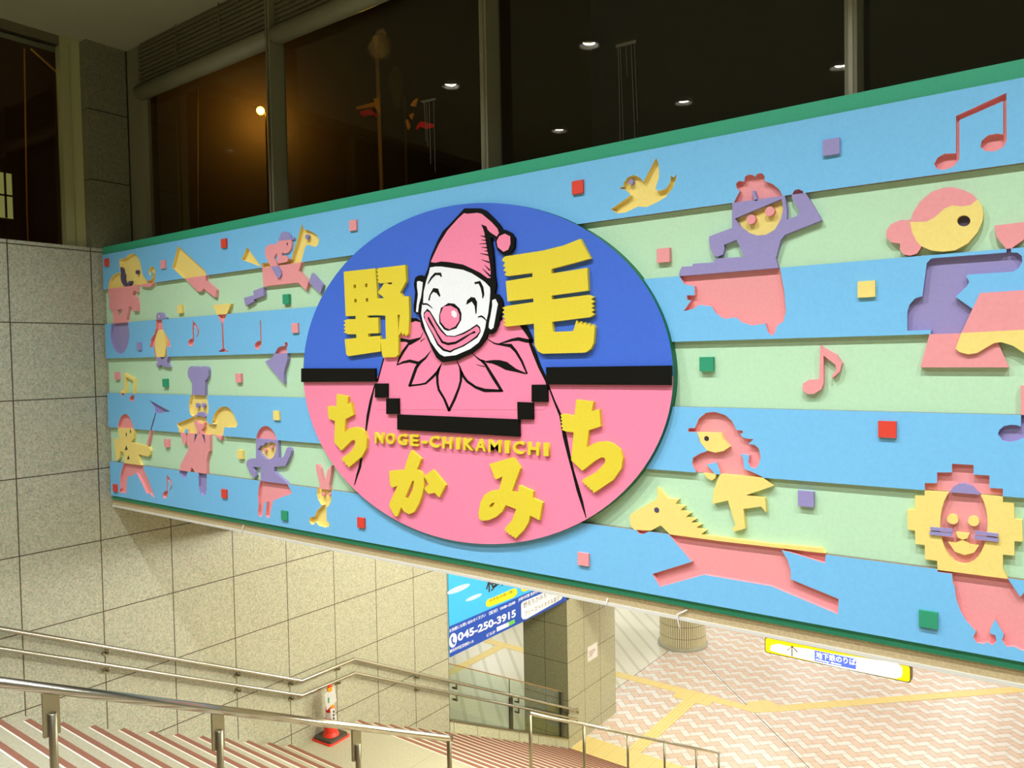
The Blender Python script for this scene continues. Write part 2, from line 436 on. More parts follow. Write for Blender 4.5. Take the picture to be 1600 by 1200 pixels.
def tactile(name, pts, bars):
    m, t, b = nodes('tactile_yellow_' + name); N = t.nodes; L = t.links
    geo = N.new('ShaderNodeNewGeometry'); mp = N.new('ShaderNodeMapping'); L.new(geo.outputs['Position'], mp.inputs[0]); mp.inputs['Rotation'].default_value = (0, 0, -bars)
    sp = N.new('ShaderNodeSeparateXYZ'); L.new(mp.outputs[0], sp.inputs[0])
    def ridge(o, p, wd):
        n = N.new('ShaderNodeMath'); n.operation = 'FLOORED_MODULO'; L.new(sp.outputs[o], n.inputs[0]); n.inputs[1].default_value = p
        k = N.new('ShaderNodeMath'); k.operation = 'LESS_THAN'; L.new(n.outputs[0], k.inputs[0]); k.inputs[1].default_value = wd
        return k.outputs[0]
    mx = N.new('ShaderNodeMixRGB'); mx.inputs[1].default_value = lin((238, 214, 140)) + (1,); mx.inputs[2].default_value = lin((222, 192, 108)) + (1,)
    ad = N.new('ShaderNodeMath'); ad.operation = 'MAXIMUM'; L.new(ridge(1, .075, .016), ad.inputs[0]); L.new(ridge(0, .3, .012), ad.inputs[1])
    L.new(ad.outputs[0], mx.inputs[0]); L.new(mx.outputs[0], b.inputs['Base Color']); b.inputs['Roughness'].default_value = .5
    bm = bmesh.new(); A = [bm.verts.new((x, y, FLOORZ + .006)) for x, y in pts]; B = [bm.verts.new((x, y, FLOORZ + .0005)) for x, y in pts]
    bm.faces.new(A)
    for i in range(len(pts)): bm.faces.new((A[i], B[i], B[(i + 1) % len(pts)], A[(i + 1) % len(pts)]))
    bmesh.ops.recalc_face_normals(bm, faces=bm.faces[:])
    return struct(finish(bm, name, m))
tactile('trim_3', [(-23, 17.06), (-7.88, 17.06), (-7.88, 17.36), (-23, 17.36)], 0)
tactile('trim_4', [(-7.88, 16.79), (-6.98, 16.79), (-6.98, 17.37), (-7.88, 17.37)], .0)
tactile('trim_5', [(-6.98, 17.06), (-6.0, 17.06), (-6.25, 17.34), (-6.98, 17.36)], 0)
tactile('trim_6', [(-6.0, 17.06), (-5.52, 17.46), (-5.67, 17.72), (-5.95, 17.87), (-6.32, 17.52), (-6.25, 17.34)], .78)
tactile('trim_7', [(-5.52, 17.46), (9.5, 31.9), (9.3, 32.1), (-5.67, 17.72)], math.pi / 4)
tactile('trim_8', [(-7.58, 14.02), (-7.28, 14.02), (-7.28, 16.79), (-7.58, 16.79)], math.pi / 2)
tactile('trim_9', [(XL + .02, yend + .20), (XR, yend + .20), (XR, 14.0), (XL + .02, 14.0)], 0)
tactile('trim_10', [(-13.38, 10), (-13.08, 10), (-13.08, 17.05), (-13.38, 17.05)], math.pi / 2)
struct(box('trim_11', XL, XR, yend + .001, yend + .19, FLOORZ - .01, FLOORZ + .004, paint('grey_edge_strip', (176, 172, 150), rough=.5)))
bm = bmesh.new()
d_ = V((.70, -.714)).normalized(); n_ = V((d_.y, -d_.x)) * .009; p0 = V((-8.43, 19.55)); p1 = p0 + d_ * 8
vv = [bm.verts.new((p.x, p.y, FLOORZ + .002)) for p in (p0 + n_, p1 + n_, p1 - n_, p0 - n_)]; f = bm.faces.new(vv); f.normal_update()
if f.normal.z < 0: f.normal_flip()
struct(finish(bm, 'trim_12', paint('expansion_joint', (120, 105, 80))))

# pillar at the foot of the stairs
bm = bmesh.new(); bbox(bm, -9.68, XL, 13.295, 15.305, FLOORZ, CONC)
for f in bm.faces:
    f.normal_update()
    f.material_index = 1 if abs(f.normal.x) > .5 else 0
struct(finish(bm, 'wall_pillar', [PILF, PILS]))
# round tiled column
COLT = granite('column_ribs', (226, 216, 176), [('Z', FLOORZ + .33, .33)], width=.006, rough=.4, speck=.3, joint=(120, 105, 80))
bm = bmesh.new(); nr = 64; cx, cy = -9.1, 20.12
rings = []
for zz in (FLOORZ, CONC):
    ring = []
    for j in range(nr):
        for dth, rr in ((.06, .618), (.14, .636), (.80, .636), (.88, .618)):
            th = 2 * math.pi * (j + dth) / nr; ring.append(bm.verts.new((cx + rr * math.cos(th), cy + rr * math.sin(th), zz)))
    rings.append(ring)
nn = len(rings[0])
for j in range(nn):
    f = bm.faces.new((rings[0][j], rings[0][(j + 1) % nn], rings[1][(j + 1) % nn], rings[1][j])); f.material_index = 1 if j % 4 == 3 else 0
col = finish(bm, 'round_column', [COLT, paint('column_groove', (120, 105, 60))])
tag(col, 'round column clad in narrow ribbed beige tiles on the concourse floor', 'column')
bm = bmesh.new(); rg = lathe(bm, [(.69, FLOORZ + .002), (.69, FLOORZ + .07), (.67, FLOORZ + .085), (.625, FLOORZ + .085)], cx, cy, 64)
finish(bm, 'base_ring', paint('column_base', (190, 186, 160), rough=.4), col)

# ================================================================== MURAL
YF, YG, YR = 4.125, 4.155, 4.152           # raised face, sunk face, back of the raised boards
ZT, ZBt = 1.194, -1.41; BH = (ZT - ZBt) / 7
XM0, XM1 = -8.525, 3.5
def band(i): return (ZT - (i + 1) * BH, ZT - i * BH)      # 0,2,4,6 blue; 1,3,5 green
mural = empty('relief_mural', 'long relief mural of blue and pale green bands with cut-out figures above the stairs', 'mural')
HOLES = {0: [], 2: [], 4: [], 6: []}
SLOT = {'pink': 1, 'yellow': 2, 'purple': 3}
class Fig:
    def __init__(s, name, label): s.name, s.label, s.root = name, label, None
    def _add(s, o, label=None):
        if s.root is None: s.root = o; o.parent = mural; tag(o, s.label)
        else: o.parent = s.root
        return o
    def cut(s, part, bnd, col, pts, floor=None, label=None):
        """opening in blue band bnd with a painted floor"""
        p = onY(pts, YF); HOLES[bnd].append((p, SLOT[col]))
        z0, z1 = band(bnd)
        m = floor or FIG[col]
        s._add(plate(s.name if s.root is None else part, [p], m, YR, YG - .0005, clip=(-12, 8, z0, z1)))
        return s
    def up(s, part, bnd, col, polys, subs=(), front=YF, back=YG - .0006, px=True):
        polys = polys if isinstance(polys[0][0], (tuple, list)) else [polys]
        ps = [onY(p, front) if px else p for p in polys]
        cl = None
        if bnd is not None:
            z0, z1 = band(bnd); cl = (-12, 8, z0, z1)
        m = FIG[col] if isinstance(col, str) else col
        s._add(plate(s.name if s.root is None else part, ps, m, front, back, subs=[onY(q, front) for q in subs], clip=cl))
        return s
    def dot(s, part, col, px, py, rpx, front=YF, back=YG - .0006, ry=None):
        c = at(px, py, 'Y', front); r = rpx * c.dot(FW) / FPX
        m = FIG[col] if isinstance(col, str) else col
        s._add(plate(part, [ell((c.x, c.z), r, r if ry is None else ry * c.dot(FW) / FPX, 24)], m, front, back))
        return s
E1 = (160, 385, 13.333); E2 = (160, 435, 13.333); B1 = (165, 480, 13.333); H1 = (260, 375, 13.333); J1 = (375, 340, 10); J2 = (370, 380, 10)
N1 = (285, 465, 11.4286); K1 = (380, 510, 12); Q1 = (165, 570, 13.333); S1 = (165, 640, 13.333); S3 = (165, 700, 13.333)
C1 = (265, 560, 13.333); C2 = (265, 600, 13.333); C3 = (265, 670, 10); G1 = (375, 650, 13.333); G2 = (375, 720, 10)
D1 = (920, 220, 3.75); M1 = (1300, 100, 4); W1 = (1340, 330, 4.446); R1 = (960, 530, 3.75); K2 = (960, 740, 4.2105); L1 = (1330, 700, 3.3333)

# elephant on a ball
f = Fig('elephant_figure', 'yellow-headed pink elephant balancing on a purple ball')
f.up('body', 1, 'pink', [T(*E2, 120,150, 125,300, 135,400, 140,470, 140,640, 188,640, 205,720, 225,820, 228,880, 205,1000, 560,1000, 500,860, 555,580, 610,600, 640,680, 725,685, 725,500, 700,400, 665,360, 620,340, 640,280, 660,245, 695,265, 720,290, 725,120),
                         T(*E2, 780,150, 830,165, 880,175, 950,182, 1010,160, 1050,110, 1068,50, 780,60)],
     [T(*E2, 300,652, 412,640, 402,770, 315,777)])
f.cut('head', 0, 'yellow', T(*E1, 120,960, 125,880, 135,800, 150,720, 185,650, 240,590, 300,555, 370,550, 362,440, 355,330, 355,275, 400,255, 470,245, 510,215, 550,175, 600,150, 660,155, 710,185, 750,240, 780,310, 800,400, 815,480, 830,560, 850,610, 880,650, 910,690, 950,720, 990,708, 1030,665, 1050,610, 1058,550, 1045,515, 1020,520, 1008,550, 1010,590, 1000,615, 980,600, 966,550, 968,500, 985,450, 1015,420, 1050,418, 1080,450, 1098,510, 1106,590, 1095,680, 1070,770, 1060,900))
f.up('ear', 0, DKP, T(*E1, 375,430, 410,470, 425,540, 450,600, 445,680, 460,740, 490,775, 530,765, 545,725, 600,720, 590,770, 550,820, 470,830, 430,800, 395,740, 378,660, 388,560, 375,480))
f.dot('eye', DKP, *T(*E1, 712, 535)[0], 3.2)
f.cut('ball', 2, 'purple', T(*B1, 135,240, 120,400, 105,520, 105,620, 125,740, 165,850, 220,930, 285,968, 340,970, 400,920, 450,830, 480,730, 497,620, 495,500, 480,400, 450,240))
# pointing hand
f = Fig('pointing_hand', 'pink pointing hand with a yellow sleeve, in the top bands at the left')
f.up('hand', 1, 'pink', T(*H1, 815,640, 815,845, 1035,1040, 1020,1190, 985,1185, 770,1005, 740,1060, 690,1080, 640,1070, 375,790, 300,700))
f.cut('sleeve', 0, 'yellow', T(*H1, 240,125, 810,640, 828,700, 832,860, 400,880, 360,795, 120,575))
# jockey
f = Fig('horse_and_jockey', 'galloping pink and yellow horse ridden by a pink jockey in a purple cap')
f.up('horse_body', 1, 'pink', T(*J1, 345,640, 345,770, 365,1075, 905,1015, 1030,1135, 1070,1000, 915,830, 950,730, 950,620))
f.cut('horse_neck', 0, 'yellow', T(*J1, 975,90, 990,180, 1050,190, 1120,220, 1190,260, 1225,310, 1235,350, 1225,410, 1190,455, 1150,455, 1090,430, 1030,435, 1015,480, 990,570, 960,680, 945,800, 760,860, 800,650, 880,400, 940,190))
f.cut('horse_tail', 0, 'yellow', T(*J1, 110,460, 25,655, 335,770))
f.cut('saddle_gap', 0, 'yellow', T(*J1, 345,712, 480,700, 740,655, 800,645, 770,900, 345,900))
f.dot('eye', 'purple', *T(*J1, 1040, 300)[0], 3.9)
f.up('hind_leg', 1, 'purple', T(*J2, 415,685, 425,820, 260,880, 270,910, 135,980, 110,855, 265,810, 255,745))
f.up('front_leg', 1, 'purple', T(*J2, 1172,465, 1342,652, 1305,788, 1125,610))
JF = YF - .014
f.up('jockey', None, 'pink', T(*J1, 595,370, 560,415, 480,415, 420,440, 392,490, 387,560, 410,630, 450,710, 480,765, 590,760, 565,700, 533,640, 545,590, 580,550, 585,700, 600,718, 735,690, 748,640, 725,595, 655,595, 652,545, 700,560, 755,545, 795,490, 810,420, 803,340, 700,330), front=JF, back=YF + .001)
f.up('cap', None, 'purple', T(*J1, 597,362, 620,300, 640,240, 690,218, 750,230, 790,280, 805,320, 845,310, 848,340, 805,345), front=JF - .001, back=YF + .001)
f.up('boot', None, 'purple', T(*J1, 480,765, 590,757, 635,830, 640,890, 615,945, 585,945, 560,900), front=JF, back=YF + .001)
f.dot('jockey_eye', DARK, *T(*J1, 738, 412)[0], 1.3, front=JF - .0015, back=JF, ry=2.3)
# penguin
f = Fig('penguin_figure', 'small penguin with purple head, pink flippers and yellow belly')
f.cut('body', 2, 'pink', T(*B1, 1055,200, 1045,440, 1025,540, 950,660, 920,860, 1000,800, 1010,860, 1035,1120, 1260,1120, 1280,1040, 1270,800, 1360,850, 1335,700, 1220,510, 1195,440, 1165,200))
f.up('belly', 2, 'yellow', T(*B1, 1130,465, 1180,490, 1220,580, 1250,720, 1255,850, 1240,950, 1215,1090, 1070,1090, 1040,940, 1025,800, 1030,680, 1060,560, 1090,490))
f.up('head', 1, 'purple', T(*B1, 1055,330, 1055,160, 1075,120, 1125,108, 1172,125, 1200,185, 1262,228, 1255,240, 1190,240, 1165,330))
f.dot('eye', 'yellow', *T(*B1, 1112, 190)[0], 1.3, front=YF - .001, back=YF, ry=2)
f.up('feet', 3, 'purple', T(150, 330, 4, 365,900, 395,900, 405,930, 430,918, 440,900, 455,900, 440,945, 460,975, 425,972, 405,960, 380,975, 375,955, 388,940))
# notes and glass
Fig('eighth_note', 'thin pink eighth note between the penguin and the cocktail glass').cut('', 2, 'pink', T(*N1, 185,400, 200,430, 260,500, 295,560, 295,640, 255,715, 245,710, 275,640, 270,570, 235,520, 208,490, 208,740, 205,800, 190,850, 150,868, 110,850, 100,810, 115,760, 150,730, 183,735, 180,560))
f = Fig('cocktail_glass', 'cocktail glass with a yellow bowl and long thin pink stem')
f.up('bowl', 1, 'yellow', T(*N1, 540,130, 865,108, 770,340, 635,345))
f.cut('stem', 2, 'pink', T(*N1, 620,260, 640,335, 700,450, 715,910, 640,965, 830,965, 745,905, 725,450, 785,320, 800,260))
Fig('quarter_note', 'thin pink quarter note right of the cocktail glass').cut('', 2, 'pink', T(*N1, 1383,410, 1402,410, 1414,780, 1408,850, 1370,915, 1320,925, 1290,880, 1300,820, 1340,780, 1392,775))
f = Fig('hand_with_cloth', 'small pink hand holding a purple pointed cloth, left of the oval')
f.up('cloth', 3, 'purple', T(*K1, 590,440, 590,500, 550,570, 530,600, 410,655, 430,690, 760,1075, 755,900, 775,790, 830,620, 825,440))
f.cut('hand', 2, 'pink', T(*K1, 580,560, 595,500, 620,450, 650,400, 690,380, 730,370, 770,370, 785,340, 775,310, 800,290, 830,310, 835,360, 815,395, 820,440, 822,560))
f = Fig('yellow_beamed_notes', 'yellow pair of beamed notes low at the left edge')
f.up('beam', 3, 'yellow', T(*Q1, 375,170, 590,290, 592,680, 577,680, 575,337, 407,245, 414,680, 290,680, 310,560, 350,520, 398,510, 388,300))
f.cut('note_head', 4, 'pink', T(*Q1, 310,560, 330,630, 350,655, 380,630, 402,560))
f.cut('note_head', 4, 'pink', T(*Q1, 600,625, 540,640, 500,690, 500,740, 530,765, 570,755, 597,700))
# plate spinner
f = Fig('plate_spinner', 'yellow boy in a red cap spinning a purple plate on a stick')
f.up('torso', 5, 'yellow', T(*S1, 255,340, 260,480, 290,570, 310,630, 200,600, 170,620, 195,850, 205,1000, 225,1045, 260,1050, 285,1000, 300,860, 350,880, 385,960, 405,1250, 770,1250, 735,1150, 700,1080, 675,930, 880,980, 915,940, 925,860, 905,790, 860,760, 530,680, 575,600, 590,480, 582,340))
f.cut('cap', 4, 'pink', T(*S1, 250,450, 262,320, 285,230, 320,150, 365,100, 400,90, 450,105, 500,160, 545,250, 575,330, 585,460))
f.cut('plate', 4, 'purple', T(*Q1, 905,735, 1345,970, 1240,985, 1160,1000, 1130,1025, 1040,980, 1030,910, 960,800))
f.cut('upper_stick', 4, 'purple', T(*S1, 1038,50, 1056,60, 1002,270, 945,470, 918,470, 985,230), floor=DKB)
f.up('stick', 5, 'pink', T(*S1, 935,380, 955,380, 880,745, 850,738))
for x, yv in ((430, 520), (517, 455)): f.dot('eye', DARK, *T(*S1, x, yv)[0], 1.5, front=YF - .001, back=YF, ry=3.2)
f.up('button', 5, DARK, T(*S1, 428,745, 460,830, 400,855), front=YF - .001, back=YF); f.up('button', 5, DARK, T(*S1, 473,945, 500,1030, 445,1040), front=YF - .001, back=YF)
f.cut('trousers', 6, 'pink', T(*S3, 400,200, 380,320, 350,405, 315,560, 305,700, 310,840, 280,905, 300,925, 435,940, 440,700, 470,590, 590,570, 610,520, 650,530, 760,740, 860,960, 900,935, 1020,1050, 985,920, 900,680, 790,440, 775,200))
Fig('low_eighth_note', 'thin dark pink eighth note in the bottom band by the plate spinner').cut('', 6, 'pink', T(*S3, 1275,545, 1300,590, 1370,690, 1392,780, 1347,900, 1335,895, 1370,780, 1340,700, 1297,660, 1297,900, 1300,970, 1270,1035, 1220,1050, 1190,1000, 1195,940, 1230,900, 1275,895, 1272,600))
# chef
f = Fig('chef_figure', 'moustached chef with tall purple hat holding a yellow roast')
f.up('hat', 3, 'purple', T(*C1, 465,840, 465,480, 415,430, 380,380, 375,290, 385,220, 420,175, 470,160, 510,210, 550,170, 600,165, 645,200, 690,165, 750,165, 790,190, 805,250, 800,370, 770,430, 735,460, 735,840))
f.cut('face', 4, 'yellow', T(*C2, 455,160, 430,280, 405,400, 410,530, 435,640, 485,670, 480,690, 150,825, 190,930, 215,1180, 310,1180, 310,990, 330,945, 390,940, 400,1180, 1085,1200, 1145,900, 1380,905, 1415,850, 1410,800, 1385,760, 1340,640, 1280,540, 1200,480, 1120,465, 1050,490, 980,550, 930,630, 905,690, 895,765, 870,790, 930,840, 850,840, 768,775, 772,700, 808,580, 812,450, 785,310, 740,160))
for x in (570, 695): f.dot('eye', 'purple', *T(*C2, x, 447)[0], 3.7)
f.up('moustache', 4, 'purple', T(*C2, 500,660, 560,640, 590,590, 640,585, 700,590, 730,640, 785,665, 730,690, 660,685, 615,655, 560,680))
f.up('scarf', 4, 'pink', T(*C2, 500,775, 540,765, 620,840, 690,830, 730,800, 715,900, 660,960, 720,1150, 640,1150, 620,975, 590,1150, 560,1150, 570,960, 520,830))
f.up('jacket', 5, 'pink', [T(*C3, 285,0, 265,230, 300,300, 270,370, 170,560, 145,760, 300,760, 345,595, 400,690, 420,760, 580,760, 575,500, 610,350, 625,350, 625,0), T(*C3, 150,0, 240,0, 265,180, 245,245, 205,230), T(*C3, 640,60, 830,60, 800,180)])
f.up('lapel', 5, DKP, T(*C3, 395,60, 440,60, 385,215), front=YF - .0012, back=YF); f.up('lapel', 5, DKP, T(*C3, 495,60, 540,60, 558,230), front=YF - .0012, back=YF)
f.cut('leg', 6, 'purple', T(*C3, 150,600, 155,700, 205,765, 240,770, 270,720, 300,600)); f.cut('leg', 6, 'purple', T(*C3, 450,640, 455,900, 480,1000, 520,1045, 560,1035, 580,960, 580,640))
# waving girl
f = Fig('waving_girl', 'waving girl with purple top, pink hat and pink skirt')
f.up('top', 5, 'purple', T(*G1, 330,400, 332,885, 220,890, 160,915, 130,970, 128,1020) + T(*G2, 110,100, 150,180, 200,250, 235,265, 248,230, 235,170, 200,98, 320,98, 330,420, 790,440, 720,330, 660,280, 550,190, 530,165, 530,95, 690,80) + T(*G1, 940,1040, 1050,800, 1065,730, 1040,670, 1000,650, 970,680, 900,860, 800,865, 790,500, 785,400),
     [T(*G1, 370,700, 430,610, 490,620, 530,545, 590,570, 660,535, 700,560, 750,580, 750,680, 730,780, 690,860, 620,910, 550,900, 450,820)])
f.up('face', 5, 'yellow', T(*G1, 370,700, 430,610, 490,620, 530,545, 590,570, 660,535, 700,560, 750,580, 750,680, 730,780, 690,860, 620,910, 550,900, 450,820), front=YR)
for x, yv in ((510, 715), (645, 655)): f.dot('eye', 'pink', *T(*G1, x, yv)[0], 3.0, front=YF + .004)
f.cut('hat', 4, 'pink', T(*G1, 328,560, 345,400, 390,300, 450,230, 520,205, 580,215, 650,260, 710,340, 755,430, 778,560))
f.cut('skirt', 6, 'pink', T(*G2, 325,240, 320,300, 290,420, 280,550, 290,680, 280,800, 290,860, 330,880, 350,850, 370,720, 385,650, 420,640, 405,780, 400,850, 430,895, 465,880, 490,750, 520,620, 640,570, 815,510, 745,370, 740,240))
# rabbit
f = Fig('rabbit_figure', 'small yellow rabbit with long pink ears, under the oval')
f.up('ears', 5, 'pink', T(*G2, 1180,60, 1215,55, 1250,120, 1300,330, 1335,320, 1360,160, 1430,75, 1420,200, 1390,380, 1410,560, 1215,560, 1245,350, 1195,170))
f.cut('body', 6, 'yellow', T(*G2, 1205,330, 1200,520, 1220,600, 1270,690, 1300,690, 1210,770, 1175,850, 1165,880, 1140,870, 1090,890, 1085,950, 1120,1000, 1160,990, 1180,950, 1230,1010, 1320,1040, 1390,1030, 1405,990, 1385,960, 1355,940, 1350,730, 1390,700, 1425,630, 1430,500, 1420,330))
for x in (1290, 1390): f.dot('eye', 'pink', *T(*G2, x, 530)[0], 2.6)
# bird
f = Fig('bird_figure', 'yellow flying bird cut into the top blue band')
f.cut('', 0, 'yellow', T(*D1, 395,100, 320,240, 300,215, 265,200, 230,212, 205,245, 203,265, 180,278, 210,285, 235,305, 245,320, 130,400, 165,425, 215,420, 290,385, 340,388, 400,360, 450,330, 490,280, 505,240, 517,195, 497,215, 480,205, 478,240, 455,280, 405,295, 390,280, 412,210, 410,140))
f.dot('eye', 'purple', *T(*D1, 246, 241)[0], 4.2)
# dancer
f = Fig('dancing_woman', 'dancing woman in a purple top and wide pink skirt, right of the oval')
FACE = T(*D1, 855,455, 1130,340, 1140,400, 1125,460, 1090,520, 1040,550, 985,555, 930,535, 890,505)
f.up('top', 1, 'purple', T(*D1, 840,300, 840,510, 705,560, 705,590, 715,640, 730,670, 755,680, 785,665, 795,630, 790,610, 865,580, 885,620, 890,640, 910,680, 740,690, 735,712, 610,720, 605,735, 545,738, 530,770, 525,900, 1115,880, 1110,745, 1095,690, 1125,580, 1150,550, 1365,465, 1250,270, 1190,270, 1190,340, 1235,410, 1220,440, 1160,462, 1160,400, 1145,300), [FACE])
f.up('face', 1, 'yellow', FACE, front=YR)
f.up('nose', None, 'purple', T(*D1, 955,295, 970,292, 990,350, 970,352), front=YF, back=YR)
for x, yv in ((950, 460), (1060, 413)): f.dot('eye', 'pink', *T(*D1, x, yv)[0], 7.4)
f.cut('hair', 0, 'pink', T(*D1, 848,420, 848,365, 865,330, 885,295, 865,275, 862,250, 880,235, 910,238, 915,210, 935,197, 960,200, 975,212, 985,195, 1010,188, 1030,205, 1030,235, 1080,255, 1115,285, 1140,330, 1145,420))
f.cut('hand', 0, 'pink', T(*D1, 1188,380, 1190,315, 1205,290, 1230,283, 1255,295, 1262,380))
f.cut('skirt', 2, 'pink', T(*D1, 530,700, 530,790, 540,810, 560,840, 620,852, 620,905, 575,905, 575,930, 600,935, 555,998, 610,985, 650,960, 720,970, 745,1010, 790,1042, 865,1035, 900,1065, 960,1082, 1035,1070, 1050,1120, 1072,1142, 1090,1125, 1105,1080, 1140,1060, 1155,1000, 1145,880, 1112,700))
# beamed notes right
Fig('pink_beamed_notes', 'large pink pair of beamed notes cut high at the right').cut('', 0, 'pink', T(*M1, 775,325, 1090,180, 1092,480, 1070,520, 1020,545, 960,545, 928,520, 935,480, 975,445, 1030,435, 1070,440, 1070,232, 797,350, 797,595, 760,640, 700,662, 655,655, 638,625, 660,585, 705,560, 775,558))
# waitress
f = Fig('waitress_figure', 'waitress with round yellow face and pink bun carrying a glass by a table')
EYE = [(1300 + (823 + 42 * math.cos(k * .314)) / 4, 100 + (980 + 35 * math.sin(k * .314)) / 4) for k in range(20)]
f.up('face', None, 'yellow', T(*M1, 488,985, 500,1050, 530,1110, 560,1140, 620,1165, 690,1173, 770,1165, 850,1120, 910,1050, 940,980, 946,930, 935,880, 908,845, 870,880, 820,890, 750,885, 700,905, 640,960, 590,985, 540,987), [EYE])
f.up('eye', None, DKP, EYE, front=YR)
f.up('hair', None, 'pink', [T(*M1, 490,986, 510,920, 550,860, 620,800, 700,772, 760,770, 830,790, 880,815, 908,845, 870,880, 820,890, 750,885, 700,905, 640,960, 590,985, 540,987), T(*M1, 488,975, 430,975, 370,1000, 340,1040, 338,1080, 370,1115, 425,1122, 425,1160, 445,1190, 490,1198, 530,1185, 555,1150, 558,1138, 530,1110, 500,1050, 488,985)])
f.up('wine_glass', 1, 'pink', T(*W1, 950,100, 1156,75, 1215,68, 1200,140, 1150,200, 1080,250, 1066,265, 1066,300, 1034,300, 1034,265, 1020,245, 965,180))
f.cut('arm', 2, 'purple', T(*W1, 475,400, 480,360, 510,330, 540,325, 1034,287, 1034,240, 1066,240, 1066,286, 1110,288, 1140,310, 1145,345, 1125,390, 1080,420, 770,440, 755,450, 775,490, 760,520, 680,595, 800,680, 760,960, 480,960, 512,825, 345,830, 345,700, 360,650, 400,605, 450,590))
f.up('skirt', 3, 'pink', T(*W1, 520,780, 435,1085, 1050,1085, 970,900, 950,780))
f.up('tablecloth', None, 'pink', T(*W1, 850,568, 1200,545, 1480,530, 1600,800, 720,846), front=YF - .016, back=YF + .001)
f.up('cloth_border', None, 'yellow', T(*W1, 720,846, 1600,800, 1640,900, 1560,960, 1440,985, 1300,940, 1240,960, 1156,985, 1080,935, 1000,910, 950,915, 880,955, 830,985, 770,995, 710,980, 680,955), front=YF - .016, back=YF + .001)
# running woman
f = Fig('running_woman', 'running woman in a pink brimmed hat and yellow dress above the horse')
f.up('dress', None, 'yellow', [T(*R1, 620,790, 870,812, 930,860, 770,915, 882,930, 888,1015, 860,980, 755,995, 765,1110, 700,1128, 692,1110, 710,1090, 665,945, 575,965, 580,890, 600,830)])
f.cut('torso', 4, 'pink', T(*R1, 432,522, 432,542, 485,545, 500,600, 545,655, 500,670, 460,695, 455,730, 475,770, 490,880, 600,880, 585,785, 550,745, 540,735, 600,720, 625,795, 630,880, 880,880, 870,808, 800,775, 760,760, 755,700, 740,670, 790,680, 785,725, 800,750, 825,758, 845,735, 858,690, 845,640, 820,618, 785,615, 815,585, 775,583, 745,570, 738,552, 752,552, 752,535, 715,533, 690,480, 650,445, 590,425, 535,432, 495,465, 472,520))
f.up('face', 4, 'yellow', T(*R1, 485,545, 625,550, 640,590, 675,630, 640,655, 590,665, 540,650, 505,605))
f.dot('eye', DARK, *T(*R1, 540, 582)[0], 3.9, front=YF - .001, back=YF)
f.up('hand', 5, 'yellow', T(*R1, 480,740, 600,740, 592,812, 570,828, 545,815))
# pink note
Fig('pink_eighth_note', 'raised pink eighth note on the green band at the right').up('', 3, 'pink', T(*R1, 1205,35, 1225,50, 1300,90, 1333,140, 1320,190, 1275,230, 1270,220, 1300,180, 1295,150, 1225,95, 1225,260, 1210,295, 1170,320, 1130,322, 1100,295, 1105,260, 1140,238, 1200,235))
# running horse
f = Fig('running_horse', 'running horse with yellow head and jagged mane and pink body')
HD = T(*K2, 100,290, 110,265, 280,165, 283,90, 350,165, 420,170, 400,200, 460,215, 435,240, 500,260, 470,285, 535,300, 505,320, 570,335, 540,355, 600,375, 570,400, 1010,460, 1360,490, 1390,525, 700,445, 365,400, 305,340, 240,375, 130,370, 105,340)
f.up('head', None, 'yellow', HD, front=YF - .001)
HOLES[6].append((onY(HD, YF), 1))
f.dot('eye', DKP, *T(*K2, 278, 240)[0], 4.3, front=YF - .002, back=YF)
f.cut('body', 6, 'pink', T(*K2, 300,250, 340,380, 510,580, 250,660, 300,745, 590,665, 1030,740, 1470,925, 1475,825, 1160,695, 1160,640, 1140,570, 1100,505, 1150,515, 1385,590, 1392,505, 1392,440))
f.cut('mouth', 6, 'pink', T(*K2, 120,330, 160,395, 190,398, 240,375, 240,330))
# lion
f = Fig('lion_figure', 'smiling lion with a stepped yellow and pink mane')
FACE = [(1330 + (587 + 124 * math.cos(k * math.pi / 16) * (1 if math.sin(k * math.pi / 16) < 0 else 1)) / 3.3333, 700 + (395 + 212 * math.sin(k * math.pi / 16)) / 3.3333) for k in range(32)]
f.up('mane', None, 'yellow', T(*L1, 382,223, 382,250, 332,250, 332,322, 292,322, 295,425, 332,430, 335,500, 383,505, 385,580, 447,587, 450,635, 815,682, 790,630, 790,555, 850,560, 850,485, 893,488, 890,375, 850,372, 848,290, 790,285, 790,256), [FACE], front=YF - .0008)
z0, z1 = band(5)
f.up('face', 5, 'pink', FACE, front=YR)
f.up('forehead', 4, 'purple', T(*L1, 500,300, 510,235, 530,205, 560,188, 590,185, 630,200, 670,240, 680,300), front=YF)
for x, yv in ((528, 372), (637, 382)): f.dot('eye', 'yellow', *T(*L1, x, yv)[0], 7.6)
f.up('nose', None, 'yellow', T(*L1, 545,440, 615,448, 605,470, 580,478, 555,465)); f.up('mouth', None, 'yellow', T(*L1, 505,490, 540,497, 580,480, 620,505, 665,508, 640,545, 590,558, 540,540))
for p in ((412,412, 528,422, 528,440, 412,428), (408,435, 526,443, 526,462, 408,452), (645,432, 765,447, 765,463, 645,450), (640,455, 768,472, 768,490, 640,475)):
    f.up('whisker', None, 'purple', T(*L1, *p), front=YF - .012, back=YF - .001)
f.cut('mane_top', 4, 'pink', T(*L1, 383,330, 383,183, 447,183, 447,127, 525,127, 525,82, 637,88, 637,138, 720,143, 720,208, 790,212, 790,330))
f.cut('body', 6, 'pink', T(*L1, 450,560, 450,645, 525,655, 530,705, 540,720, 545,780, 570,850, 600,900, 650,955, 635,985, 655,1015, 690,1020, 710,1010, 735,1028, 757,1005, 750,975, 722,965, 725,940, 750,890, 795,970, 785,1000, 810,1035, 850,1035, 890,1055, 960,1065, 1000,1040, 1020,860, 960,760, 900,755, 880,775, 815,680, 800,560))
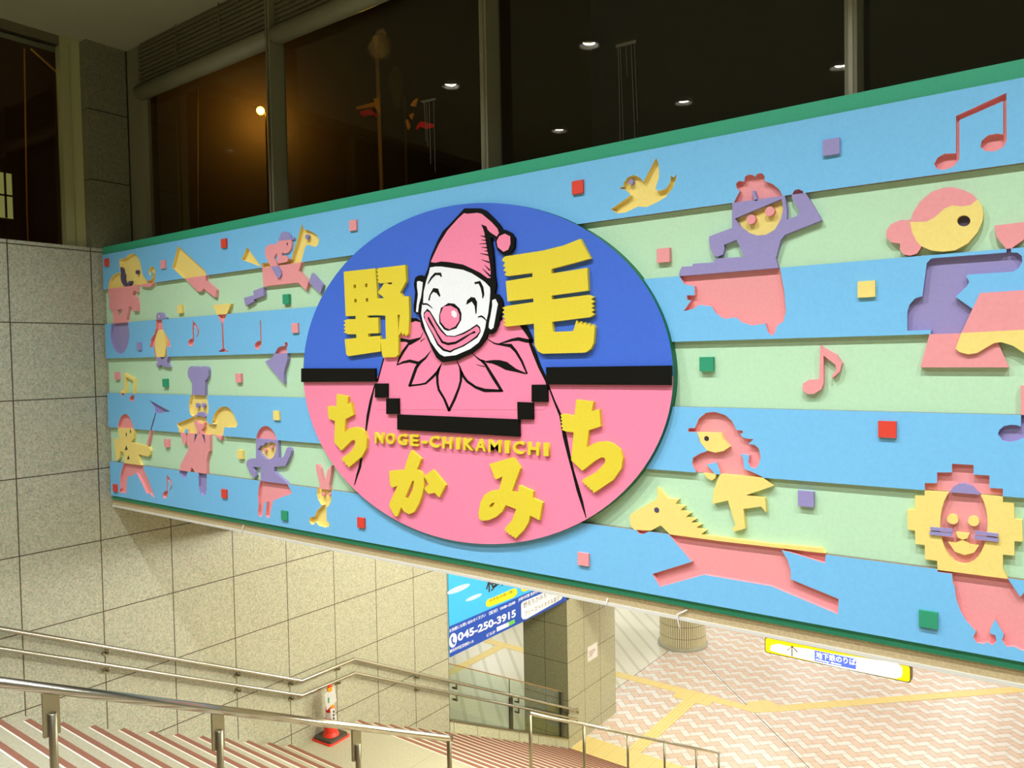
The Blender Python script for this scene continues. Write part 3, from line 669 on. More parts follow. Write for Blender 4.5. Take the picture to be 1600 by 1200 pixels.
# note at the right edge
f = Fig('edge_note', 'eighth note cut by the right edge, purple head and pink stem')
f.up('stem', 3, 'pink', T(1540, 540, 6, 330,375, 560,375, 560,470, 400,470, 400,760, 330,760))
f.cut('head', 4, 'purple', T(1540, 540, 6, 115,830, 130,790, 170,755, 230,742, 290,745, 332,760, 332,560, 405,560, 405,790, 380,850, 300,890, 220,905, 160,890))
OC, OA, OB = (-3.529, -.107), 1.638, 1.168
# boards
for i in (0, 2, 4, 6):
    HOLES[i].append((ell(OC, OA + .002, OB + .002, 128), 0))
    z0, z1 = band(i)
    for a_, b_ in (((XM0, XM1),) if i in (0, 6) else ((XM0, OC[0]), (OC[0], XM1))):
        tag(plate('blue_board', [[(a_, z0), (b_, z0), (b_, z1), (a_, z1)]], [BLUE, PINK, YEL, PUR, WORN], YF, YR, subs=HOLES[i], parent=mural, edge=4), 'raised light blue board')
for i in (1, 3, 5):
    z0, z1 = band(i)
    tag(box('green_board', XM0 - .012, XM1, YG, YG + .008, z0, z1, GREEN, mural), 'sunk pale green board')
box('backing', XM0 - .012, XM1, YG + .008, PB, ZBt, ZT, FRAME, mural)
tag(box('frame', XM0 - .035, XM1, YG - .004, PB, ZT, 1.283, FRAME, mural), 'dark green top rail')
tag(box('frame', XM0 - .02, XM1, YG - .004, PB, -1.459, ZBt, FRAME, mural), 'dark green bottom rail')
# loose coloured squares
SQ = [(165.6,410,'red',0),(254,413,'pink',0),(349,380,'red',0),(551,352,'pink',0),(902,292.3,'red',0),(1298.5,229.3,'purple',0),
 (280.5,483,'yellow',1),(446,467.3,'green',1),(1036,398.8,'pink',1),(216.7,541,'purple',2),(460.3,512.5,'pink',2),(1353.5,451.7,'yellow',2),
 (181.6,587.3,'pink',3),(257,598.3,'green',3),(371.7,590.7,'pink',3),(1103.3,569,'green',3),(431.3,649.2,'yellow',4),(1386,671,'red',4),
 (259.4,692.5,'pink',5),(374.6,710,'yellow',5),(1258.8,779.7,'purple',5),(179,762.6,'red',6),(349.5,771.5,'red',6),(443.5,805.6,'green',6),(563.4,817,'red',6),(911,874,'pink',6),(1450.2,968.5,'green',6)]
for px, py, colr, bnd in SQ:
    base = YF if bnd % 2 == 0 else YG
    fr = base - (.016 if bnd % 2 == 0 else .026)
    c = at(px, py, 'Y', fr); s = .04
    o = plate('square_block', [[(c.x - s, c.z - s), (c.x + s, c.z - s), (c.x + s, c.z + s), (c.x - s, c.z + s)]], FIG[colr], fr, base + .0005, parent=mural)
    tag(o, 'small %s square block' % colr)

# ================================================================== OVAL EMBLEM
YO = 4.092
oval = empty('oval_emblem', 'large blue and pink oval board with a clown and yellow lettering on the mural', 'sign')
EL = ell(OC, OA, OB, 128)
plate('board', [EL], [RIM], YO + .002, YG - .001, parent=oval)
plate('blue_upper_half', [EL], OBLUE, YO, YO + .002, parent=oval)
LOW = onY([(400, 588), (1120, 588), (1120, 930), (400, 930)], YO)
# lower half = oval below the bars
lowclip = [(u, v) for u, v in EL if v <= LOW[0][1]]
plate('pink_lower_half', [EL], HOT, YO - .0015, YO, subs=[[(-6, LOW[0][1]), (-1, LOW[1][1]), (-1, 3), (-6, 3)]], parent=oval)
body = onY([(586, 604), (599, 561), (612, 530), (636, 503), (650, 497), (700, 520), (780, 500), (800, 492), (815, 507), (828, 530), (832, 536), (840, 560), (853, 593), (860, 615), (850, 640), (590, 640)], YO - .003)
plate('clown_body', [body], HOT, YO - .003, YO, parent=oval)
def S(o, *p):     # stroke read in an enlargement, width in frame pixels
    return stroke([(o[0] + p[i] / o[2], o[1] + p[i + 1] / o[2], p[i + 2]) for i in range(0, len(p), 3)])
CL = (570, 485, 10); CM = (620, 535, 10); CR = (720, 490, 10); HT = (660, 315, 10); FC = (640, 400, 10); F2 = (640, 460, 10)
lines = [T(*CL, 285,750, 302,755, 205,1115, 185,1110), S((0, 0, 1), 585.5,600,1, 579,627,3.6, 574.5,650,3.8, 571,677,1.6, 566,705,2.5, 562,730,3.6, 558,742,2.6, 553.5,758,.8),
 S((0, 0, 1), 855,598,1.5, 866,627,2.6, 876,650,4, 882.5,683,6, 889,712,4.4, 895,736,3.4, 903,765,5, 909,785,4, 915.5,809,.8),
 T(*CL, 540,425, 700,460, 870,420, 865,445, 830,470, 700,545, 690,515, 640,490, 540,490),
 S(CL, 690,515,3, 600,640,4, 545,740,3.5, 498,857,1), S(CL, 495,855,1, 600,810,3.5, 700,790,4.5, 830,820,4.5),
 S(CL, 1030,632,.5, 950,740,3, 850,820,5, 800,900,4.5, 750,1040,4.5, 695,1190,4), S(CL, 700,1175,3, 850,1160,2.5, 950,1140,3, 1060,1040,4, 1150,940,3.5, 1195,840,1),
 S(CM, 700,330,.8, 650,430,4, 630,520,4, 635,640,3.5, 655,740,3.5, 740,880,3.5, 818,1070,4), S(CM, 935,290,.8, 985,390,2.5, 1005,470,4.5, 1000,600,3.5, 970,710,3.5, 900,890,4, 812,1070,3.5),
 S(CM, 1005,450,3, 1040,530,4, 1100,610,4, 1230,700,4, 1370,750,5.5, 1600,755,4, 1660,762,2), S(CR, 300,720,2, 380,790,4, 520,1020,5, 640,1212,4),
 T(*CR, 385,740, 500,725, 600,725, 720,755, 860,860, 1040,940, 1000,945, 830,905, 700,880, 590,820, 490,780, 385,765),
 S(CR, 405,390,.6, 520,465,2, 590,480,2.5), S(CR, 590,480,2, 780,500,6, 860,590,4, 950,740,3.5, 1035,940,2.5), S(CR, 590,475,1.5, 800,410,4, 900,395,5.5, 1030,425,6, 1130,430,6),
 S(CR, 950,150,9, 990,210,9, 1060,320,7, 1100,400,6, 1090,470,5, 1150,620,6, 1230,830,5, 1340,1050,4.5, 1375,1190,3),
 S(CR, 170,615,.6, 290,720,2.5, 380,750,3), S(CR, 240,795,.5, 370,830,1.5), T(*CL, 700,122, 800,120, 860,150, 870,185, 790,165, 700,195),
 S(CL, 905,350,.5, 870,430,1.2), S(CL, 935,435,.5, 870,485,1.5), S(CR, 560,130,6, 640,70,5)]
for p in lines: plate('body_line', [onY(p, YO - .0045)], BLK, YO - .0045, YO - .001, parent=oval)
YH = YO - .022
head = plate('clown_head', [onY(T(*HT, 655,105, 900,105, 985,140, 1100,250, 1200,360, 1255,450, 1290,440, 1390,490, 1440,570, 1435,720, 1380,800, 1260,835, 1170,760, 1140,650, 1150,578, 1065,560, 1090,720, 1110,900, 1125,1160) + T(*FC, 1330,330, 1350,460, 1325,590, 1380,600, 1430,670, 1450,740, 1440,860, 1400,980) + T(*F2, 1380,480, 1330,580, 1270,620, 1220,610, 1190,690, 1100,810, 960,920, 730,1030, 510,1060, 420,990, 350,860, 260,650, 180,500, 165,400, 150,320, 100,300, 65,270) + T(*FC, 60,780, 75,700, 85,560, 65,450, 85,340, 130,310, 180,300, 235,320, 290,180, 310,80) + T(*HT, 140,830, 240,600, 320,460, 440,340, 560,210), YH)], BLK, YH, YO - .001, parent=oval)
def on_head(name, polys, mat, lift, lab=None):
    o = plate(name, [onY(p, YH - lift) for p in polys], mat, YH - lift, YH, parent=head)
    if lab: tag(o, lab)
    return o
on_head('hat', [T(*HT, 650,180, 700,190, 860,175, 925,190, 1080,320, 1170,420, 1195,490, 1160,545, 1060,480, 1020,440, 1000,385, 915,355, 950,430, 970,500, 985,600, 1010,750, 1050,960, 1065,1090, 1060,1195, 1020,1195, 900,1110, 780,1050, 640,985, 420,945, 290,935, 200,955, 130,945, 180,830, 260,660, 390,450, 560,260)], HOT, .0015, 'pink pointed hat')
on_head('pompom', [T(*HT, 1285,500, 1370,540, 1375,660, 1340,750, 1265,785, 1175,710, 1160,620, 1200,540)], HOT, .0015, 'pink pompom')
for p in ((900,530,.5, 985,550,2.5), (920,598,.5, 995,605,2), (885,660,.5, 1000,655,1.8), (920,712,.6, 1010,720,2), (965,768,.5, 1015,772,1.8), (900,808,.5, 1030,835,2.5), (920,905,.5, 1045,950,2.5), (970,990,.5, 1055,1075,2.5), (935,1045,.5, 1060,1165,3)):
    on_head('hat_shading_line', [S(HT, *p)], BLK, .0025)
on_head('face', [T(*FC, 320,180, 400,165, 500,165, 600,180, 700,195, 830,215, 970,270, 1080,340, 1180,410, 1255,490, 1260,560, 1250,700, 1225,900, 1195,1020) + T(*F2, 1180,520, 1140,640, 1080,750, 950,850, 720,950, 540,970, 470,930, 420,870, 330,740, 250,560, 200,400, 180,300, 195,160) + T(*FC, 210,730, 220,560, 260,390, 300,270)], WHT, .0015, 'white face')
on_head('ear', [T(*FC, 115,400, 150,390, 205,410, 195,520, 175,650, 145,760, 130,880, 100,870, 110,760, 130,600, 115,480)], WHT, .0015)
on_head('ear', [T(*FC, 1290,690, 1340,670, 1380,750, 1360,850, 1340,960, 1310,1120, 1270,1150, 1235,1120, 1240,1050, 1265,930, 1290,780)], WHT, .0015)
on_head('eyebrow', [S(FC, 285,435,1.2, 340,340,3, 400,280,4, 480,280,4.5, 495,325,2)], BLK, .0025); on_head('eyebrow', [S(FC, 1015,425,3, 1090,410,5, 1130,490,4.5, 1150,600,3.5, 1140,660,1.5)], BLK, .0025)
on_head('eye', [T(*FC, 290,690, 310,610, 370,500, 445,510, 480,620, 465,640, 420,580, 370,560, 330,610, 310,700)], BLK, .0025); on_head('eye', [T(*FC, 885,750, 900,690, 960,640, 1020,650, 1055,720, 1045,900, 1030,905, 1015,780, 970,710, 920,740, 890,760)], BLK, .0025)
on_head('crease', [S(FC, 200,750,3, 270,750,2.5, 330,790,1.5, 355,820,.8)], BLK, .0025); on_head('crease', [S(FC, 1065,955,1.5, 1120,940,3, 1160,965,2.5, 1195,1010,1)], BLK, .0025)
on_head('nose', [T(*FC, 605,735, 700,745, 780,820, 810,900, 805,1000, 730,1130, 600,1170, 540,1150, 465,1050, 460,930, 490,810)], BLK, .0025)
on_head('nose_ball', [T(*FC, 530,790, 640,775, 740,830, 780,920, 775,1010, 715,1100, 620,1145, 560,1120, 485,1030, 475,920)], HOT, .0035, 'pink round nose')
on_head('nose_glint', [T(*FC, 650,870, 690,845, 735,890, 735,950, 700,965, 660,930)], WHT, .0045)
on_head('mouth', [T(*F2, 275,225, 320,260, 380,360, 430,450, 500,550, 580,640, 700,650, 830,600, 940,540, 1050,465, 1100,510, 1110,580, 1060,670, 940,750, 850,810, 700,870, 635,910, 520,880, 430,790, 360,640, 280,490, 220,360, 220,290)], BLK, .0025)
on_head('lips', [T(*F2, 265,265, 310,280, 350,350, 420,480, 490,580, 570,655, 700,665, 850,620, 950,560, 1050,495, 1085,530, 1095,580, 1040,650, 920,740, 820,800, 690,850, 630,880, 540,850, 450,770, 380,640, 300,500, 240,390, 230,310)], HOT, .0035, 'pink smiling lips')
on_head('mouth_line', [T(*F2, 280,360, 300,350, 370,480, 440,610, 520,730, 600,755, 720,735, 850,660, 960,600, 1010,570, 1035,590, 1020,605, 960,620, 830,710, 720,775, 600,795, 500,760, 430,640, 380,540, 330,470, 290,400)], BLK, .0045)
# stepped black bars
YBAR = YO - .022
Z8 = (460, 570, 2.6667)
for p in ((28,15, 335,15, 338,70, 28,72), (1048,10, 1568,3, 1568,85, 1050,82), (335,78, 386,78, 386,137, 335,137), (382,140, 433,140, 433,205, 382,205), (428,207, 935,228, 937,300, 428,270), (928,155, 993,158, 993,228, 930,228), (988,83, 1053,83, 1053,155, 988,155)):
    plate('black_bar', [onY(T(*Z8, *p), YBAR)], BLK, YBAR, YO - .0008, parent=oval)
# yellow characters
YL = YO - .026
def glyph(name, lab, polys, subs=()):
    tag(plate(name, [onY(p, YL) for p in polys], LYEL, YL, YO - .0008, subs=[onY(q, YL) for q in subs], parent=oval), lab)
NO = (525, 405, 10)
glyph('large_character', 'yellow kanji at the upper left of the oval', [T(*NO, 120,195, 615,142, 645,615, 775,615, 775,882, 640,875, 150,890), T(*NO, 305,860, 490,860, 505,1270, 320,1270),
  T(*NO, 305,935, 490,915, 660,910, 665,1155, 315,1172, 185,1172, 120,1140, 150,1110, 120,1085, 150,1055, 115,1030, 150,1000, 120,965, 170,938), T(*NO, 135,1250, 690,1195, 695,1440, 195,1515, 160,1490),
  T(*NO, 660,140, 1085,88, 1095,340, 1000,520, 900,440, 870,360, 700,378, 650,360, 665,320, 640,290, 662,260, 635,235, 660,200, 635,175),
  T(*NO, 750,380, 790,372, 840,400, 880,380, 1000,520, 1045,580, 1135,578, 1145,900, 1130,1160, 1088,1205, 1068,1150, 1045,1190, 1020,1135, 990,1180, 975,1190, 978,1100, 997,870, 760,880, 640,875, 645,615, 750,605, 655,520),
  T(*NO, 770,860, 960,860, 975,1150, 975,1490, 930,1530, 735,1535, 720,1490, 690,1260, 700,1250, 780,1245)],
  [T(*NO, 272,400, 310,395, 312,452, 275,455), T(*NO, 453,382, 490,378, 490,435, 455,440), T(*NO, 282,625, 322,620, 322,675, 285,680), T(*NO, 463,612, 502,608, 502,665, 467,668)])
glyph('large_character', 'yellow kanji at the upper right of the oval', [T(770, 365, 8.889, 175,315, 700,235, 980,165, 1215,72, 1355,345, 815,490, 815,555, 1310,475, 1325,790, 815,860, 820,915, 1330,850, 1400,880, 1365,910, 1405,945, 1365,975, 1400,1005, 1370,1035, 1405,1062, 1370,1090, 1410,1120, 1350,1160, 820,1225, 840,1365, 1105,1355, 1125,1330, 1160,1205, 1190,1265, 1220,1215, 1245,1275, 1275,1230, 1300,1285, 1335,1240, 1355,1300, 1390,1255, 1415,1300, 1400,1520, 1365,1595, 1300,1645, 1250,1655, 690,1668, 620,1630, 580,1550, 570,1250, 190,1292, 140,1262, 182,1235, 140,1210, 175,1182, 130,1152, 165,1122, 130,1092, 165,1062, 130,1032, 190,1005, 565,950, 560,900, 205,940, 180,660, 550,600, 550,545, 210,590, 160,575, 190,530, 145,515, 175,465, 140,450, 170,400, 125,375, 150,330)])
glyph('kana_character', 'small yellow kana at the left of the oval', [T(500, 605, 9.2333, 240,100, 405,135, 390,245, 450,215, 480,400, 365,460, 350,655, 430,590, 500,575, 580,590, 640,640, 675,740, 665,880, 600,1000, 410,1160, 390,1110, 375,1130, 350,1070, 335,1080, 325,1045, 305,1030, 420,950, 480,880, 510,800, 500,760, 450,770, 380,840, 305,915, 205,795, 215,490, 120,450, 130,420, 110,425, 125,395, 105,375, 120,350, 105,325, 115,305, 105,275, 140,270, 235,290)])
glyph('kana_character', 'yellow kana with a separate stroke at the lower left of the oval', [T(590, 695, 10, 520,85, 680,220, 610,385, 680,430, 720,520, 725,640, 690,800, 640,930, 570,1050, 490,1085, 420,1050, 365,975, 310,1115, 270,1120, 255,1085, 230,1060, 215,1015, 195,995, 190,960, 175,945, 200,880, 310,640, 225,670, 200,640, 195,600, 185,570, 190,530, 180,500, 185,460, 175,420, 190,410, 415,390, 480,180), T(590, 695, 10, 720,490, 860,390, 1060,630, 960,825, 890,750, 800,770, 770,740, 745,710, 730,680, 800,615)], [T(590, 695, 10, 540,565, 570,565, 550,690, 465,860, 430,820)])
glyph('kana_character', 'yellow kana with a looped tail at the bottom of the oval', [T(735, 705, 8.275, 245,165, 545,80, 645,220, 535,515, 615,545, 625,440, 810,520, 805,605, 930,665, 890,895, 770,830, 750,920, 690,1020, 580,1130, 555,1100, 540,1110, 520,1075, 500,1085, 485,1050, 465,1055, 455,1020, 435,1020, 460,980, 540,890, 590,750, 455,695, 410,780, 330,850, 240,890, 150,900, 110,870, 105,790, 130,660, 180,565, 260,515, 370,500, 415,325, 330,365, 310,345, 300,320, 290,285, 280,255, 265,225, 255,200)], [T(735, 705, 8.275, 245,700, 285,665, 315,670, 285,710, 250,735)])
glyph('kana_character', 'large yellow kana at the right of the oval', [T(865, 615, 7.5, 265,70, 465,95, 445,205, 535,180, 550,385, 410,430, 385,630, 500,570, 610,560, 700,590, 780,660, 810,760, 790,880, 700,1010, 470,1165, 450,1125, 430,1130, 415,1095, 395,1100, 385,1065, 365,1075, 355,1040, 330,1035, 350,1000, 480,930, 560,860, 605,800, 600,755, 560,745, 480,790, 335,905, 205,780, 235,455, 150,445, 95,425, 110,400, 85,380, 105,355, 80,335, 105,320, 80,300, 95,285, 80,250, 110,235, 245,260)])
YN = YO - .022
def letter_px(ch, xa, xb, f0=0.0, f1=1.0):
    top = lambda x: 675.8 + (x - 592) * .0625; bot = lambda x: 692.8 + (x - 592) * .0765
    a_, b_ = at(xa, bot(xa) + (top(xa) - bot(xa)) * f0, 'Y', YN), at(xb, bot(xb) + (top(xb) - bot(xb)) * f0, 'Y', YN); c_ = at(xa, bot(xa) + (top(xa) - bot(xa)) * f1, 'Y', YN)
    tag(lettering('small_letter', ch, ((a_.x, a_.z), (b_.x, b_.z), (c_.x, c_.z)), LYEL, YN, YO - .0016, oval, bold=.012 if ch == 'M' else .03), 'yellow raised letter ' + ch)
R7 = lambda x: 575 + x / 10
R8 = lambda x: 720 + x / 10
for ch, xa, xb in (('N', R7(105), R7(238)), ('O', R7(278), R7(412)), ('G', R7(460), R7(608)), ('E', R7(655), R7(785)), ('C', R7(960), R7(1112)), ('H', R7(1160), R7(1308)), ('I', R7(1372), R7(1435)),
                   ('K', R8(38), R8(200)), ('A', R8(222), R8(392)), ('M', R8(430), R8(622)), ('I', R8(685), R8(755)), ('C', R8(812), R8(988)), ('H', R8(1045), R8(1220)), ('I', R8(1290), R8(1370))):
    letter_px(ch, xa, xb)
letter_px('-', R7(825), R7(920), .28, .50)

# ================================================================== HANDRAILS
hr = empty('wall_handrail', 'two-rail steel handrail fixed along the granite wall', 'handrail')
XW = XL + .085
rod('upper_rail', [(XW, -.6, -.72), (XW, 3.0, -2.54), (XW, 6.545, -4.30), (XW, 7.485, -4.308), (XW, 13.40, -7.30), (XW, 13.52, -7.34), (XW, 13.54, -7.42)], .026, STEEL, hr)
rod('lower_rail', [(XW, -.6, -.915), (XW, 3.0, -2.735), (XW, 6.545, -4.50), (XW, 7.485, -4.511), (XW, 13.40, -7.49), (XW, 13.49, -7.53), (XW, 13.51, -7.61)], .023, STEEL, hr)
def zrail(y, low):
    pts = [(3.0, -2.54), (6.545, -4.30), (7.485, -4.308), (13.4, -7.30)] if not low else [(3.0, -2.735), (6.545, -4.50), (7.485, -4.511), (13.4, -7.49)]
    for (a0, b0), (a1, b1) in zip(pts, pts[1:]):
        if y <= a1 or a1 == 13.4: return b0 + (b1 - b0) * (y - a0) / (a1 - a0)
for j in (-2, -1, 1, 3, 4, 5, 7):
    y = GY0 + .8 * j
    for low in (0, 1):
        z = zrail(y, low)
        bm = bmesh.new(); tube(bm, [(XL + .001, y, z - .075), (XL + .012, y, z - .075)], .032, 16); tube(bm, [(XL + .01, y, z - .07), (XW - .02, y, z - .07), (XW, y, z - .05), (XW, y, z - .017)], .011, 10)
        finish(bm, 'bracket', DSTEEL, hr)
for y in (9.72, 11.47, 13.18):
    for low in (0, 1):
        z = zrail(y, low)
        bm = bmesh.new(); bbox(bm, XL - .005, XW + .012, y - .012, y + .012, z - .115, z - .09); bbox(bm, XW - .012, XW + .012, y - .012, y + .012, z - .1, z - .015)
        finish(bm, 'bracket', DSTEEL, hr)
XC = -5.35
cr = empty('stair_handrail', 'thick steel handrail on posts down the upper flight', 'handrail')
rod('rail', [(XC, -.6, -.70), (XC, 5.95, -3.955), (XC, 6.02, -3.985)], .034, STEEL, cr, 18)
def stair_z(y):
    if y < 6.3: return ZA - RS * max(0, math.ceil((y - YA) / TR))
    if y < YB: return ZB
    return max(FLOORZ, ZB - RS2 * math.ceil((y - YB) / TR2))
for y, zt_ in ((.95, -1.47), (2.16, -2.075), (3.335, -2.66), (4.72, -3.345), (5.99, -3.965)):
    bm = bmesh.new()
    last = y > 5.9
    if not last: bbox(bm, XC - .012, XC + .012, y - .05, y + .05, zt_ - .30, zt_ - .01)
    zc = zt_ - (.02 if last else .15)
    tube(bm, [(XC + .02 * (not last), y, stair_z(y)), (XC + .02 * (not last), y, zc - .005), (XC + .02 * (not last), y, zc)], [.026, .026, .02], 14)
    finish(bm, 'post', DSTEEL, cr)
cr2 = empty('lower_handrail', 'slim steel handrail on thin posts down the lower flight', 'handrail')
rod('rail', [(XC, 7.44, -4.262), (XC, 13.30, -7.25), (XC, 13.345, -7.28)], .022, STEEL, cr2)
for y, zt_ in ((7.455, -4.27), (8.68, -4.90), (9.89, -5.51), (11.1, -6.13), (12.33, -6.76), (13.335, -7.28)):
    rod('post', [(XC, y, stair_z(y)), (XC, y, zt_)], .021 if y < 9 else .017, DSTEEL, cr2)
# glass balustrade on its granite parapet
gb = empty('glass_balustrade', 'glass balustrade between wall end and pillar beside the lower flight', 'balustrade')
def slab(name, y0, y1, za0, za1, zb0, zb1, x0, x1, mat, parent):
    bm = bmesh.new(); P = [(y0, zb0), (y1, zb1), (y1, za1), (y0, za0)]
    a = [bm.verts.new((x0, *p)) for p in P]; b = [bm.verts.new((x1, *p)) for p in P]
    bm.faces.new(a[::-1]); bm.faces.new(b)
    for i in range(4): bm.faces.new((a[i], a[(i + 1) % 4], b[(i + 1) % 4], b[i]))
    bmesh.ops.recalc_face_normals(bm, faces=bm.faces[:]); return finish(bm, name, mat, parent)
ptop = lambda y: -6.078 - (y - 9.613) * .4995
gtop = lambda y: -5.116 - (y - 9.635) * .4997
slab('parapet', 9.635, 13.293, ptop(9.635), ptop(13.293), -8.3, -8.3, XL - .14, XL, PARAG, gb)
slab('sill', 9.635, 13.293, ptop(9.635) + .03, ptop(13.293) + .03, ptop(9.635), ptop(13.293), XL - .15, XL + .012, DSTEEL, gb)
slab('pane', 9.65, 11.37, gtop(9.65), gtop(11.37), ptop(9.65) + .03, ptop(11.37) + .03, XL - .06, XL - .05, GLASS2, gb)
slab('pane', 11.38, 13.06, gtop(11.38), gtop(13.06), ptop(11.38) + .03, ptop(13.06) + .03, XL - .06, XL - .05, GLASS2, gb)
BRONZE = paint('bronze_rail', (176, 140, 84), rough=.35, metal=.6, grain=0)
slab('top_rail', 9.64, 13.14, gtop(9.64) + .02, gtop(13.14) + .02, gtop(9.64), gtop(13.14), XL - .07, XL - .04, BRONZE, gb)
DPOST = paint('dark_post', (82, 78, 58), rough=.45, metal=.5, grain=0)
slab('post', 9.637, 9.66, -5.12, -5.13, ptop(9.637), ptop(9.66), XL - .065, XL - .045, DPOST, gb)
slab('post', 11.33, 11.43, zrail(11.38, 0) - .05, zrail(11.38, 0) - .05, ptop(11.33), ptop(11.43), XL - .045, XL - .02, DPOST, gb)
slab('post', 11.371, 11.379, gtop(11.371), gtop(11.379), ptop(11.371), ptop(11.379), XL - .062, XL - .048, DPOST, gb)
slab('post', 13.07, 13.15, gtop(13.07), gtop(13.15), ptop(13.07), ptop(13.15), XL - .065, XL - .02, DPOST, gb)

# ================================================================== SIGNS
XP = XL + .02
po = empty('poster', 'blue school poster with phone number above the glass balustrade', 'poster')
SKY = paint('poster_sky', (60, 178, 232), rough=.4); PBL = paint('poster_blue', (22, 74, 178), rough=.4); PWH = paint('poster_white', (250, 250, 250), rough=.4)
PYE = paint('poster_yellow', (255, 226, 30), rough=.4); PBK = paint('poster_black', (52, 32, 20), rough=.4); PGR = paint('poster_green', (110, 200, 80), rough=.4)
PZ0, PZ1 = -4.995, -3.05
plate('sheet', [[(9.64, PZ0), (13.285, PZ0), (13.285, PZ1), (9.64, PZ1)]], SKY, XP, XL + .001, parent=po, plane='X')
PO = (680, 870, 5.3333)
def pp(name, mat, lift, *xy, lab=None):
    o = plate(name, [onX(T(*PO, *xy), XP + lift)], mat, XP + lift, XP, parent=po, plane='X')
    if lab: tag(o, lab)
    return o
zb_ = onX(T(*PO, 108, 585), XP)[0][1]
plate('blue_band', [[(9.64, PZ0), (13.285, PZ0), (13.285, zb_ - .02), (9.64, zb_)]], PBL, XP + .001, XP, parent=po, plane='X')
for q in ((9.9, -3.9, .30), (10.3, -4.15, .22), (11.2, -3.55, .35)):
    plate('cloud', [ell((q[0], q[1]), q[2], q[2] * .16, 24)], paint('poster_cloud', (190, 228, 246), rough=.4), XP + .0008, XP, parent=po, plane='X')
pp('yellow_pill', PYE, .0016, 425,375, 440,355, 470,345, 660,262, 680,268, 685,300, 672,322, 650,340, 450,418, 430,415, 423,400)
pp('yellow_pill', PYE, .0016, 715,255, 730,232, 860,175, 900,165, 900,215, 820,262, 740,290, 720,285)
pp('white_panel', PWH, .0016, 716,395, 730,375, 1040,240, 1060,250, 1060,335, 1050,355, 760,518, 730,520, 718,500)
pp('search_box', PWH, .0016, 512,588, 612,545, 612,580, 514,624); pp('search_button', PGR, .0016, 612,545, 662,520, 664,552, 612,578)
def ptext(s, mat, bl, br, tl, bold=.0, lift=.0026, name='lettering'):
    q = onX(T(*PO, *bl, *br, *tl), XP + lift)
    lettering(name, s, q, mat, XP + lift, XP + .0005, po, bold, 'X')
ptext('045-250-3915', PWH, (190, 708), (672, 498), (188, 640), .03)
ptext('お気軽にお問い合わせください', PWH, (118, 634), (420, 498), (118, 604), .006)
ptext('〔受付〕10:00~22:00', PWH, (450, 488), (667, 392), (448, 458), .02)
ptext('横浜市中区花咲町1-18', PWH, (120, 806), (318, 716), (120, 776), .01)
ptext('ビル5F', PWH, (430, 668), (500, 634), (430, 642), .01)
ptext('野毛ちかみち「南28', PBK, (736, 432), (1024, 296), (734, 382), .0)
ptext('ブリーズベイホテル並び', PBK, (745, 500), (1036, 358), (744, 456), .0)
ptext('JR桜木町駅 徒歩3分', PWH, (694, 378), (860, 302), (692, 346), .006)
ptext('中学生(中高一貫)', PBK, (456, 388), (650, 304), (454, 356), .0)
ptext('横浜', PBK, (425, 306), (660, 205), (420, 165), .01)
ptext('高校生', PBK, (762, 268), (850, 230), (760, 238), .0)
# phone mark
c0 = onX(T(*PO, 148, 696), XP)[0]
plate('phone_mark', [ell(c0, .10, .12, 28)], PWH, XP + .0022, XP, parent=po, plane='X')
pp('handset', PBL, .003, 138,668, 148,662, 152,680, 146,690, 148,706, 158,716, 164,708, 170,716, 162,732, 150,732, 138,716, 132,692)
# hanging direction sign
sg = empty('direction_sign', 'backlit yellow hanging sign with arrow pointing to the subway gates', 'sign')
YS = 13.5; sx0, sx1, sz0, sz1 = -4.545, -2.215, -5.285, -5.005
def rrect(x0, x1, z0, z1, r, n=6):
    out = []
    for cx_, cz_, a0 in ((x1 - r, z1 - r, 0), (x0 + r, z1 - r, 90), (x0 + r, z0 + r, 180), (x1 - r, z0 + r, 270)):
        for k in range(n + 1):
            th = math.radians(a0 + 90 * k / n); out.append((cx_ + r * math.cos(th), cz_ + r * math.sin(th)))
    return out
plate('housing', [rrect(sx0, sx1, sz0, sz1, .045)], paint('sign_housing', (96, 84, 26), rough=.4), YS - .0, YS + .16, parent=sg)
PAN = emit('sign_panel_yellow', (255, 214, 0), 1.25)
plate('panel', [rrect(sx0 + .018, sx1 - .018, sz0 + .018, sz1 - .018, .035)], PAN, YS - .006, YS, parent=sg)
PANW = emit('sign_text_glow_white', (255, 252, 236), 1.1)  # white of the lettering and of the drawn panel glow
SGN = (1140, 960, 5.3333)
def sgpoly(name, mat, lift, *xy): return plate(name, [onY(T(*SGN, *xy), YS - lift)], mat, YS - lift, YS - .005, parent=sg)
sgpoly('glow_patch', PANW, .008, 335,285, 350,258, 400,245, 470,262, 560,275, 640,285, 760,310, 900,335, 1100,362, 1300,392, 1400,412, 1435,440, 1440,490, 1430,520, 1390,535, 1300,520, 1100,480, 900,440, 700,392, 500,345, 380,312, 345,302)  # tube glow of the yellow panel, drawn as a white patch
SBL = emit('sign_blue', (70, 92, 225), .8); SDK = paint('sign_arrow', (80, 70, 6)); SLB = emit('sign_pale_blue', (150, 190, 250), .95)
sgpoly('blue_field', SBL, .010, 708,298, 1056,372, 1054,460, 708,388)
def sgt(s, mat, bl, br, tl, bold=.02):
    lettering('lettering', s, onY(T(*SGN, *bl, *br, *tl), YS - .012), mat, YS - .012, YS - .009, sg, bold)
sgt('地下鉄のりば', PANW, (720, 362), (1050, 428), (720, 310), .008)
sgt('Subway Gates', PANW, (718, 384), (930, 430), (718, 368), .03)
sgpoly('arrow', SDK, .011, *[v for p in stroke([(520, 268, 10), (521, 352, 10)]) for v in p]); sgpoly('arrow', SDK, .011, *[v for p in stroke([(478, 302, 9), (520, 264, 10), (566, 316, 9)]) for v in p])
